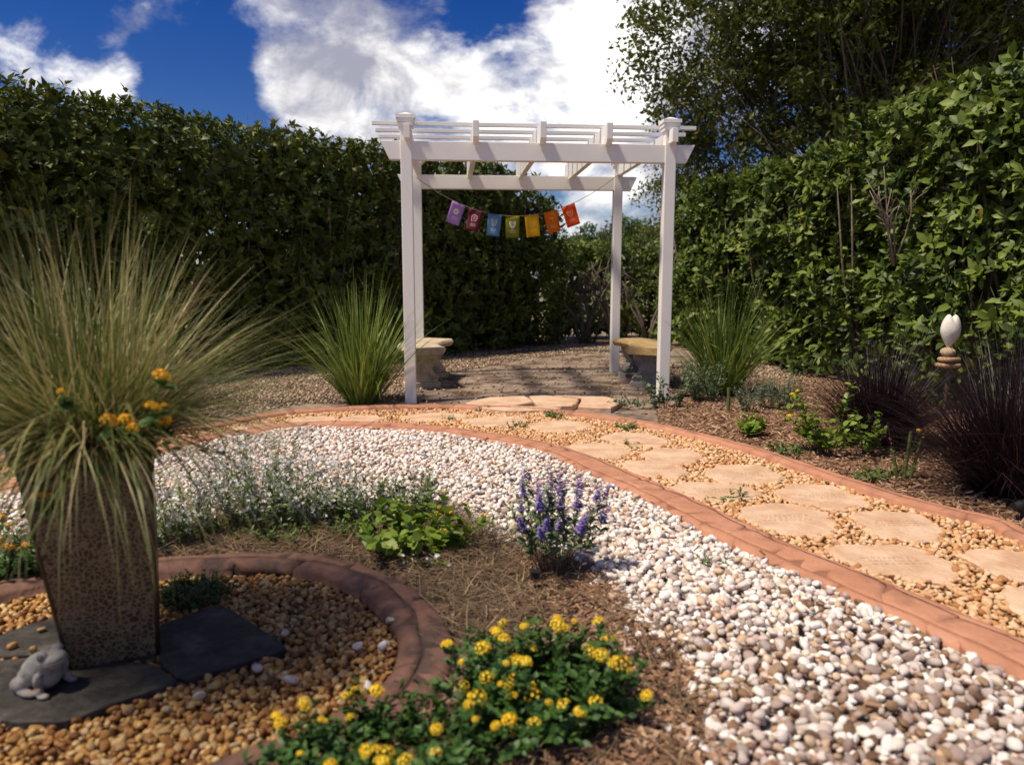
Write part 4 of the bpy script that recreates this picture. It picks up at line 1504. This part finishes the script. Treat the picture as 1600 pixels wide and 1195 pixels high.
for q, nn, hh, lab, lf in (((-1.301, 3.078), 40, (.05, .12), 'low matted green herb between the two white bushes nearest the planter', LEAF_LONG), ((-0.775, 3.078), 46, (.06, .14), 'low feathery green herb on the straw before the white bushes', LEAF_NEEDLE), ((-0.977, 3.015), 34, (.04, .10), 'lowest green sprigs on the straw under the tallest white bush', LEAF_LONG), ((-0.544, 3.022), 30, (.05, .13), 'small green sprigs touching the lime green plant from behind', LEAF_LONG), ((-0.156, 2.984), 30, (.06, .14), 'thin dry green tuft between the lime green plant and the salvia', LEAF_NEEDLE)):
    plant('low_herb', lab, z0(q), nn, hh, .12, lf, .034, 14, 'leaf_herb', lean=(.1, 1.0), cat='plant', stretch=(1.5, .7), stem_r=.0014)

# lime leaved plant
g, P_ = plant('lime_plant', 'lime green broad leaved plant with small yellow flowers on the pine straw', z0((-0.386, 2.853)), 46, (.12, .24), .11, LEAF_ROUND, .056, 9, 'leaf_lime', lean=(.1, .9), bend=(-.2, .4), cat='plant', stretch=(1.35, .8))
heads(g, P_, np.argsort(-P_[:, -1, 0])[:14], HEADS, .009, lift=.008)
g, P_ = plant('white_pansies', 'few small white and yellow flowers in front of the lime green plant', z0((-0.312, 2.694)), 12, (.03, .06), .05, LEAF_ROUND, .022, 4, 'leaf_lime', cat='flowers', stretch=(1.5, .5))
blossoms(g, P_, 2, .010, 'petal_white', .8)

# purple salvia
sal, P_ = plant('salvia', 'blue violet salvia with flower spikes at the edge of the white pebbles', z0((0.144, 2.645)), 38, (.20, .37), .05, LEAF_LONG, .052, 22, 'leaf_sage', 'stem_brown', lean=(.0, .62), bend=(-.25, .3), start=.42, cat='flower bush', stretch=(1.4, .8))
SPK = spike_mesh()
for i in range(len(P_)):
    if i % 5 == 4:
        continue
    p = P_[i, -1]
    t = Vector((P_[i, -1] - P_[i, -2]).tolist()).normalized()
    s = random.uniform(.045, .078)
    o = add('flower_spike', SPK, sal, (p - np.array(t) * .01).tolist(), t.to_track_quat('Z', 'X').to_euler(), (s * 1.6, s * 1.6, s))
# solar light
sl_o = thing('garden_light', 'small black stake light at the foot of the violet salvia', 'light', z0((0.082, 2.496)))
part('stake', MB().tube([(0, 0, -.03), (0, 0, .05)], .006, 8), 'black_plastic', sl_o, 0)
part('lamp_head', MB().box((-.016, -.014, .04), (.016, .014, .068)), 'black_plastic', sl_o, .003)
part('cap', MB().box((-.020, -.018, .0685), (.020, .018, .074)), 'black_plastic', sl_o, .002)

# sedum cushion
g, P_ = plant('sedum', 'dark green sedum cushion in the golden gravel behind the slate', z0((-1.086, 2.397)), 280, (.04, .095), .080, LEAF_OVAL, .015, 14, 'leaf_sedum', lean=(.0, .9), bend=(0, .3), start=.4, cat='plant')

# right bed
g, P_ = plant('trailing_shrub', 'sparse green shrub climbing the front of the pergola post beside the ochre bench', z0((1.326, 6.292)), 13, (.22, .46), .07, LEAF_OVAL, .045, 22, 'leaf_sage', 'stem_brown', lean=(.0, .8), bend=(-.3, .3), start=.1, cat='shrub', stem_r=.003, stretch=(1.6, .6))
plant('low_herb', 'low sage green herb at the broken slab edge before the pergola', z0((1.066, 6.324)), 24, (.06, .14), .12, LEAF_OVAL, .030, 12, 'leaf_sage', lean=(.2, 1.1), cat='plant', stretch=(1.6, .5))
plant('wormwood', 'feathery blue green herb in front of the fountain grass by the ochre bench', z0((1.732, 6.629)), 42, (.22, .42), .11, LEAF_NEEDLE, .055, 36, 'leaf_sage', lean=(.0, .5), cat='plant', stem_r=.002)
plant('grey_herb', 'grey green upright herb in the mulch, the bushier of two', z0((2.275, 6.228)), 46, (.20, .36), .13, LEAF_NEEDLE, .045, 34, 'leaf_grey', lean=(.0, .4), cat='plant', stretch=(1.3, .8))
plant('grey_herb', 'small grey green upright herb in the mulch next to the bushier one', z0((1.964, 6.075)), 18, (.16, .30), .06, LEAF_NEEDLE, .045, 34, 'leaf_grey', lean=(.0, .4), cat='plant')
plant('lime_seedling', 'bright lime green young plant in the mulch behind the narrow path kerb', z0((1.69, 5.092)), 12, (.10, .20), .04, LEAF_ROUND, .075, 7, 'leaf_lime', lean=(.1, .8), cat='plant')
g, P_ = plant('bed_lantana', 'leggy light green lantana with few yellow flowers by the purple grass', z0((2.019, 4.558)), 22, (.26, .48), .10, LEAF_OVAL, .060, 18, 'leaf_lime', lean=(.0, .85), bend=(-.2, .5), start=.2, cat='flower bush', stretch=(1.7, .7))
heads(g, P_, [0, 3, 6, 9, 12], HEADS, .015, lift=.01)
g, P_ = plant('bed_seedling', 'small upright green plant at the foot of the purple grass with dark blades', z0((2.229, 4.558)), 7, (.16, .30), .04, LEAF_OVAL, .055, 12, 'leaf_lime', lean=(.0, .6), cat='plant')
g, P_ = plant('pink_flower_plant', 'thin plant with tiny pink and yellow blooms beside the cut stakes', z0((2.115, 3.96)), 9, (.12, .30), .06, LEAF_OVAL, .026, 9, 'leaf_herb', lean=(.0, .5), cat='plant', stretch=(1.5, .6))
heads(g, P_, [0, 4], [flower_head(14, 8, 'petal_pink')], .008)
heads(g, P_, [2, 6], HEADS, .010)
ck = thing('plant_stakes', 'cluster of cut green stakes standing beside the near purple grass', 'stakes', z0((2.157, 3.96)))
for i, (dx, hh, ln) in enumerate(((0, .27, .02), (.03, .22, .05), (-.03, .16, -.04))):
    part('stake', MB().tube([(dx, 0, -.02), (dx + ln, .0, hh)], .009, 7), 'stem_green', ck, 0)
st_o = thing('green_stake', 'single cut green stalk standing in front of the fountain grass', 'stake', z0((1.799, 6.075)))
part('stalk', MB().tube([(0, 0, -.02), (.005, 0, .10), (0, 0, .20)], [.016, .014, .015], 8), 'stem_green', st_o, 0)
sp_l = thing('spot_light', 'small black garden spotlight at the foot of the near purple grass', 'light', z0((2.338, 3.274)))
part('stake', MB().tube([(0, 0, -.02), (0, 0, .05)], .008, 6), 'black_plastic', sp_l, 0)
part('lamp_head', MB().tube([(-.04, 0, .06), (.03, 0, .075), (.045, 0, .08)], [.022, .030, .034], 12), 'black_plastic', sp_l, 0)

weeds = [((0.77, 2.663), .035, .05, 10, 'small green weed among the white pebbles below the stamped kerb'), ((0.939, 2.546), .035, .025, 5, 'tiny weed sprig among the white pebbles near the kerb edge'), ((0.331, 5.789), .012, .07, 18, 'widest grassy weed tuft on the far side of the path'),
         ((0.836, 5.359), .012, .07, 18, 'grassy weed tuft against the narrow kerb right of the pergola slabs'), ((0.033, 5.359), .012, .06, 12, 'grassy weed between flagstones on the inner side of the path'), ((-0.498, 5.656), .012, .045, 10, 'small weed in the path before the tan bench'),
         ((-0.235, 6.075), .012, .05, 10, 'small weed against the narrow kerb below the pergola slabs'), ((0.792, 4.735), .012, .05, 10, 'weed between two flagstones on the bend of the path'), ((1.082, 3.57), .012, .07, 7, 'dry thin weed stalk between flagstones'),
         ((1.72, 4.558), .012, .08, 24, 'low spreading weed patch behind the narrow kerb below the lime seedling'), ((1.77, 3.833), .012, .03, 7, 'tiny weed on the inner edge of the narrow kerb'), ((1.981, 3.96), .012, .07, 22, 'weed patch behind the narrow kerb before the pink blooms'),
         ((-0.171, 4.829), .035, .03, 6, 'weed sprig where the pebbles meet the stamped kerb'), ((1.695, 3.883), .012, .03, 6, 'tiny clover weed in the yellow gravel')]
for (x, y), low, hh, nn, lab in weeds:
    plant('weed', lab, (x, y, low), nn, (hh * .6, hh * 1.2), hh * .9, LEAF_LONG, hh * .55, 8, 'leaf_herb', lean=(.1, 1.1), cat='weed', group='weeds', stem_r=.0012)

# drip hoses
hz = lambda pts: [(x, y, .016) for x, y in spline(pts, 6)]
tag(add('drip_hose', MB().tube(hz([(0.0, 11.109), (0.694, 11.41), (1.474, 11.308), (1.959, 10.73)]), .016, 6).mesh('drip_hose', 'black_plastic', True)), 'black irrigation hose on the ground behind the pergola', 'hose')
tag(add('drip_hose', MB().tube(hz([(2.997, 7.793), (3.109, 7.249), (3.055, 6.701), (3.008, 6.228)]), .010, 6).mesh('drip_hose', 'black_plastic', True)), 'black irrigation hose in the mulch before the purple grass', 'hose')
tag(add('drip_hose', MB().tube(hz([(1.476, 6.737), (1.668, 6.925), (1.783, 6.559), (2.11, 6.324), (2.284, 6.045)]), .009, 6).mesh('drip_hose', 'black_plastic', True)), 'black irrigation hose winding past the pergola post to the grey herbs', 'hose')
tag(add('drip_hose', MB().tube(hz([(2.201, 4.392), (2.13, 4.094), (2.149, 3.858), (2.184, 3.797)]), .006, 6).mesh('drip_hose', 'black_plastic', True)), 'thin black drip line beside the cut green stakes', 'hose')


# ------------------------------------------------------------------ hedges
HL = [leaf_t(1, .46, .22, .22, 3, 1.15), leaf_t(1, .40, .15, .3, 3, 1.2), leaf_t(1, .5, .3, .12, 3, 1.1)]
DIAMOND = [(np.array([(0, 0, 0), (.5, -.25, .05), (1, 0, -.15), (.5, .25, .05)]), np.array([(0, 1, 2, 3)], dtype=np.int32))]
HL2 = [leaf_t(1, .5, .25, .2, 2, 1.0), leaf_t(1, .44, .15, .3, 2, 1.0)]


def hedge(name, label, line, heights, thick, dens, leaf_len, material, seed, temps, per=6, foot=.15, trunks=14, open_foot=.5, bumps=.13, look=(0.3, 6.5)):
    root = thing(name, label, 'hedge', (0, 0, 0))
    pts = np.array(line)
    seg = np.linalg.norm(np.diff(pts, axis=0), axis=1)
    cum = np.concatenate([[0], np.cumsum(seg)])
    total = cum[-1]

    def base(s):
        x = np.interp(s, cum, pts[:, 0])
        y = np.interp(s, cum, pts[:, 1])
        e = .35
        t = np.stack([np.interp(s + e, cum, pts[:, 0]) - np.interp(s - e, cum, pts[:, 0]), np.interp(s + e, cum, pts[:, 1]) - np.interp(s - e, cum, pts[:, 1])], 1)
        t = unit(t)
        nn = np.stack([t[:, 1], -t[:, 0]], 1)
        flip = np.sign(((np.array(look) - np.stack([x, y], 1)) * nn).sum(1))
        return np.stack([x, y], 1), nn * flip[:, None]

    def H(s):
        return np.interp(s, cum, heights)

    hm = float(np.mean(heights))
    groups = []
    # front skin in depth, top, ends, and a coarser back
    nf = int(total * hm * dens)
    s = rng.uniform(0, total, nf)
    z = foot + (H(s) - foot) * rng.random(nf) ** .92
    keep = rng.random(nf) < np.clip((z - foot) / open_foot + .35, 0, 1)
    s, z = s[keep], z[keep]
    dep = rng.exponential(.13, len(s))
    groups.append((s, z, dep, np.full(len(s), 0)))
    nt_ = int(total * thick * dens * .8)
    s = rng.uniform(0, total, nt_)
    dep = rng.random(nt_) * thick
    z = H(s) - rng.exponential(.07, nt_) + np.where(rng.random(nt_) < .16, rng.random(nt_) ** 2 * .15, 0)
    groups.append((s, z, dep, np.full(nt_, 1)))
    ne = int(2 * thick * hm * dens * .7)
    s = np.where(rng.random(ne) < .5, rng.exponential(.1, ne), total - rng.exponential(.1, ne))
    groups.append((s, foot + (H(s) - foot) * rng.random(ne), rng.random(ne) * thick, np.full(ne, 2)))
    nb = int(total * hm * dens * 1.15)
    s = rng.uniform(0, total, nb)
    groups.append((s, foot + (H(s) - foot - .15) * rng.random(nb) ** 1.05, thick * rng.uniform(.35, 1.0, nb), np.full(nb, 3)))
    s = np.concatenate([g_[0] for g_ in groups])
    z = np.concatenate([g_[1] for g_ in groups])
    dep = np.concatenate([g_[2] for g_ in groups])
    kind = np.concatenate([g_[3] for g_ in groups])
    xy, nn = base(s)
    P_ = np.c_[xy, z]
    bulge = bumps * waves(P_, .42, seed) + .5 * bumps * waves(P_, 1.1, seed + 1)
    # rounded shoulder towards the top
    sh = np.clip((z - (H(s) - .35)) / .35, 0, 1) ** 2 * .22
    front = (kind == 0)
    off = np.where(front, bulge - dep - sh, -dep)
    P_[:, :2] += nn * off[:, None]
    P_[:, 2] += np.where(kind == 1, .5 * bumps * waves(np.c_[xy * 1.4, z * 0], .5, seed + 2), 0)
    n3 = np.c_[nn, np.zeros(len(nn))]
    axis = np.where(front[:, None], n3 * .75 + np.array([0, 0, .55]), np.array([0, 0, 1.0]))
    axis = np.where((kind == 3)[:, None], -n3 * .5 + np.array([0, 0, .3]), axis)
    axis = unit(axis + rng.normal(0, .38, axis.shape))
    m = len(P_)
    ri = np.repeat(np.arange(m), per)
    k = np.tile(np.arange(per), m)
    u = unit(np.cross(axis, rng.normal(0, 1, axis.shape)))
    w = np.cross(axis, u)
    az = k * (6.283 / per) + np.repeat(rng.uniform(0, 6.28, m), per) + rng.normal(0, .25, m * per)
    op = np.clip(rng.normal(.85, .28, m * per), .15, 1.5)
    d = u[ri] * (np.cos(az) * np.sin(op))[:, None] + w[ri] * (np.sin(az) * np.sin(op))[:, None] + axis[ri] * np.cos(op)[:, None]
    d[:, 2] -= .08
    size = leaf_len * rng.uniform(.45, 1.25, m * per) * np.repeat(rng.uniform(.8, 1.15, m), per) * np.where(kind[ri] == 3, 2.3, 1.0)
    A_ = frames(unit(d), unit(axis[ri] + rng.normal(0, .12, (m * per, 3)))) * size[:, None, None]
    pos = P_[ri] + axis[ri] * (rng.uniform(-.04, .04, m * per))[:, None]
    rn = np.clip(np.repeat(rng.random(m), per) * .7 + rng.random(m * per) * .3, 0, .985)
    old = rng.random(m * per) < .016
    rn[old] = 1.0
    deep = (kind[ri] == 3) | (dep[ri] > .42) & (kind[ri] == 0)
    V, F, rr = scatter(temps, A_[~deep], pos[~deep], rn[~deep])
    V2, F2, r2 = scatter(DIAMOND, A_[deep], pos[deep], rn[deep])
    V, F, rr = np.concatenate([V, V2]), np.concatenate([F, F2 + len(V)]), np.concatenate([rr, r2])
    o = add('foliage', make_mesh('foliage', V, F, material, rr), root)
    o['kind'] = 'stuff'
    # bare twigs among the leaves of the face
    nt2 = 330
    pick = rng.choice(np.where(front & (dep < .2))[0], nt2)
    T_, _ = curves(nt2, P_[pick] - n3[pick] * .22 - np.array([0, 0, .2]), rng.uniform(.25, .6, nt2), rng.uniform(.1, .9, nt2), rng.normal(0, .4, nt2), np.arctan2(nn[pick, 1], nn[pick, 0]) + rng.normal(0, .7, nt2), 4)
    V, F = rods(T_, rng.uniform(.003, .007, nt2), 4)
    o = add('twigs', make_mesh('twigs', V, F, 'bark_pale'), root)
    o['kind'] = 'stuff'
    r = random.Random(seed)
    for i in range(trunks):
        s_ = total * (i + r.uniform(.2, .8)) / trunks
        b, nn_ = base(np.array([s_]))
        mb = MB()
        hh = float(H(s_)) * .8
        p0 = Vector((*(b[0] - nn_[0] * (thick * .35)), -.03))
        for q in range(r.randint(3, 5)):
            dx, dy = r.uniform(-.45, .45), r.uniform(-.45, .45)
            mb.tube([p0 + Vector((dx * .1, dy * .1, 0)), p0 + Vector((dx * .35, dy * .3, hh * .25)), p0 + Vector((dx * .8, dy * .6, hh * .6)), p0 + Vector((dx * 1.1, dy * .8, hh))], [.026, .020, .013, .005], 5)
        add('trunk', mb.mesh('trunk', 'bark', True), root)
    return root


hedge('hedge', 'tall dark green clipped hedge running behind the planter to the pergola', [(-7.6, 4.4), (-5.9, 6.0), (-4.75, 7.1), (-3.1, 8.75), (-1.2, 10.4), (.1, 11.65), (.5, 12.05), (.85, 12.4)], [3.05, 3.0, 2.93, 2.86, 2.82, 2.80, 2.66, 2.25], 1.2, 158, .102, 'leaf_hedge', 11, HL2, 6, .02, 16, .05)
rh = hedge('leafy_hedge', 'glossy broad leaved hedge behind the purple grasses and the heart cairn', [(2.45, 12.6), (2.75, 11.0), (3.2, 9.2), (3.45, 7.6), (3.75, 6.3), (4.15, 5.2), (4.8, 4.0), (5.6, 3.0)], [2.35, 2.45, 2.5, 2.66, 2.84, 3.04, 3.15, 3.15], 1.2, 165, .112, 'leaf_viburnum', 23, HL + HL2, 6, .03, 16, .1, .27)
mb = MB()
r = random.Random(4)
for q in range(6):
    a_ = Vector((3.50 + r.uniform(-.03, .03), 6.86 + r.uniform(-.05, .05), 1.22 + r.uniform(0, .1)))
    tip = Vector((3.12 + .07 * q + r.uniform(-.04, .04), 6.72 + r.uniform(-.08, .08), 1.95 + r.uniform(-.1, .22)))
    m1 = a_.lerp(tip, .35) + Vector((r.uniform(-.04, .06), r.uniform(-.05, .05), .03))
    m2 = a_.lerp(tip, .7) + Vector((r.uniform(-.05, .05), r.uniform(-.05, .05), .02))
    mb.tube([a_, m1, m2, tip], [.010, .008, .006, .003], 5)
    for k in range(4):
        st_ = m1.lerp(tip, r.uniform(0, .7))
        d_ = Vector((r.uniform(-.16, .16), r.uniform(-.1, .05), r.uniform(.05, .2)))
        mb.tube([st_, st_ + d_ * .5 + Vector((0, 0, .02)), st_ + d_], [.0045, .0035, .002], 4)
add('bare_twigs', mb.mesh('bare_twigs', 'bark_pale', True), rh)

bh = hedge('back_hedge', 'low hedge with bare branching stems beyond the pergola', [(.75, 13.3), (1.6, 13.5), (2.5, 13.4), (3.3, 13.0)], [1.82, 1.80, 1.82, 1.9], .9, 150, .075, 'leaf_viburnum', 31, HL2, 6, .05, 5, .9, .12)
r = random.Random(9)
for i, bx in enumerate((1.22, 1.36, 1.75, 2.35)):
    mb = MB()
    for q in range((7, 5, 4, 5)[i]):
        dx = r.uniform(-.75, .75)
        h_ = r.uniform(.9, 1.35)
        y_ = 12.75 + r.uniform(-.15, .15)
        p3 = (bx + dx * 1.0, y_ + .15, h_)
        mb.tube([(bx + dx * .05, 12.75, -.02), (bx + dx * .22, y_, h_ * .35), (bx + dx * .62, y_, h_ * .72), p3], [.032, .026, .018, .007], 6)
        for w in range(2):
            mb.tube([(bx + dx * .62, y_, h_ * .72), (bx + dx * .7 + r.uniform(-.2, .2), y_, h_ * .95), (bx + dx * .8 + r.uniform(-.4, .4), y_ + .1, h_ * 1.15)], [.013, .009, .004], 5)
    add('bare_stem', mb.mesh('bare_stem', 'bark', True), bh)


# ------------------------------------------------------------------ trees
OAKL = [(np.array([(0, 0, 0), (.45, -.26, .06), (1, 0, -.1), (.45, .26, .06)]), np.array([(0, 1, 2, 3)], dtype=np.int32))]


def tree(name, label, loc, trunk_h, centre, radii, clumps, per, leaf, material, seed, trunk_r=.16, clump_r=.45, cat='tree', group=None, branches=True, hollow=.35):
    root = thing(name, label, cat, loc, 0, group)
    r = np.random.default_rng(seed)
    u = unit(r.normal(0, 1, (clumps, 3)))
    rad = (hollow + (1 - hollow) * r.random(clumps) ** .55)[:, None]
    C = u * rad * np.array(radii)
    C *= (1 + .16 * waves(u, .55, seed, 2))[:, None]
    C += np.array(centre)
    C[:, 2] = np.maximum(C[:, 2], trunk_h * .55)
    top = np.array((centre[0] * .6, centre[1] * .6, centre[2] + radii[2] * .35))
    mb = MB()
    tp = [np.array((0, 0, -.1)), np.array((top[0] * .15, top[1] * .15, trunk_h * .5)), np.array((top[0] * .5, top[1] * .5, trunk_h)), top]
    tp = [np.array(p) for p in spline([tuple(p) for p in tp], 4)]
    mb.tube([p.tolist() for p in tp], [trunk_r * (1 - .85 * i / (len(tp) - 1)) for i in range(len(tp))], 8)
    add('trunk', mb.mesh('trunk', 'bark', True), root)
    if branches:
        mb = MB()
        for c in C[::2]:
            s = min(max((c[2] - trunk_h * .5) / max(top[2] - trunk_h * .5, .1) * .65, .25), .95)
            p = tp[int(s * (len(tp) - 1))]
            mid = p * .45 + c * .55 + np.array((0, 0, -.12 * np.linalg.norm(c - p))) + r.normal(0, .12, 3) * np.linalg.norm(c - p)
            w = trunk_r * .09
            mb.tube([p.tolist(), mid.tolist(), c.tolist()], [w, w * .55, w * .18], 4, False)
        add('branches', mb.mesh('branches', 'bark', True), root)
    m = clumps * per
    ci = np.repeat(np.arange(clumps), per)
    ball = unit(r.normal(0, 1, (m, 3))) * (r.random(m) ** .45)[:, None]
    pos = C[ci] + ball * clump_r * np.array((1.1, 1.1, .7)) * r.uniform(.6, 1.4, clumps)[ci][:, None]
    d = unit(r.normal(0, 1, (m, 3)) + np.array((0, 0, -.1)))
    A_ = frames(d, unit(r.normal(0, .7, (m, 3)) + np.array((0, 0, 1)))) * (leaf * r.uniform(.6, 1.3, m))[:, None, None]
    V, F, rr = scatter(OAKL, A_, pos, np.clip(r.random(clumps)[ci] * .5 + r.random(m) * .5, 0, 1))
    o = add('crown', make_mesh('crown', V, F, material, rr, False), root)
    o['kind'] = 'stuff'
    return root


tree('oak_tree', 'large dark oak towering behind the glossy leaved hedge', (6.6, 13.2, 0), 3.0, (0, 0, 5.9), (4.6, 3.4, 4.0), 1200, 105, .115, 'leaf_oak', 5, .24, .42, hollow=.25)
tree('small_tree', 'slender loose tree between the pergola post and the oak', (3.55, 14.6, 0), 1.6, (0, 0, 2.7), (1.1, 1.0, 1.5), 70, 110, .075, 'leaf_oak', 9, .07, .34, hollow=.2)
far = [(6.2, 62, 5.2, 3.2), (9.0, 58, 6.0, 3.0), (11.6, 66, 5.6, 3.4), (14.4, 60, 6.6, 3.0), (4.0, 70, 4.6, 3.2), (7.8, 48, 3.6, 2.2), (12.2, 47, 4.4, 2.4), (10.0, 45, 3.4, 2.0)]
labs = ['far grey green tree at the hedge corner, low on the skyline', 'far round tree above the low hedge, left of the slim post', 'far tree seen behind the slim back post', 'tall far tree right of the slim back post', 'farthest faint tree low at the edge of the tall hedge',
        'nearer pale bushy tree above the low hedge', 'nearer tree between the two right pergola posts', 'small nearer tree directly above the bare stems']
for i, (x, y, h_, w_) in enumerate(far):
    tree('far_tree', labs[i], (x, y, 0), h_ * .35, (0, 0, h_ * .62), (w_ * .62, w_ * .62, h_ * .42), 60, 60, .34, 'leaf_far', 60 + i, .16, .75, 'tree', 'trees beyond the garden', False, .2)
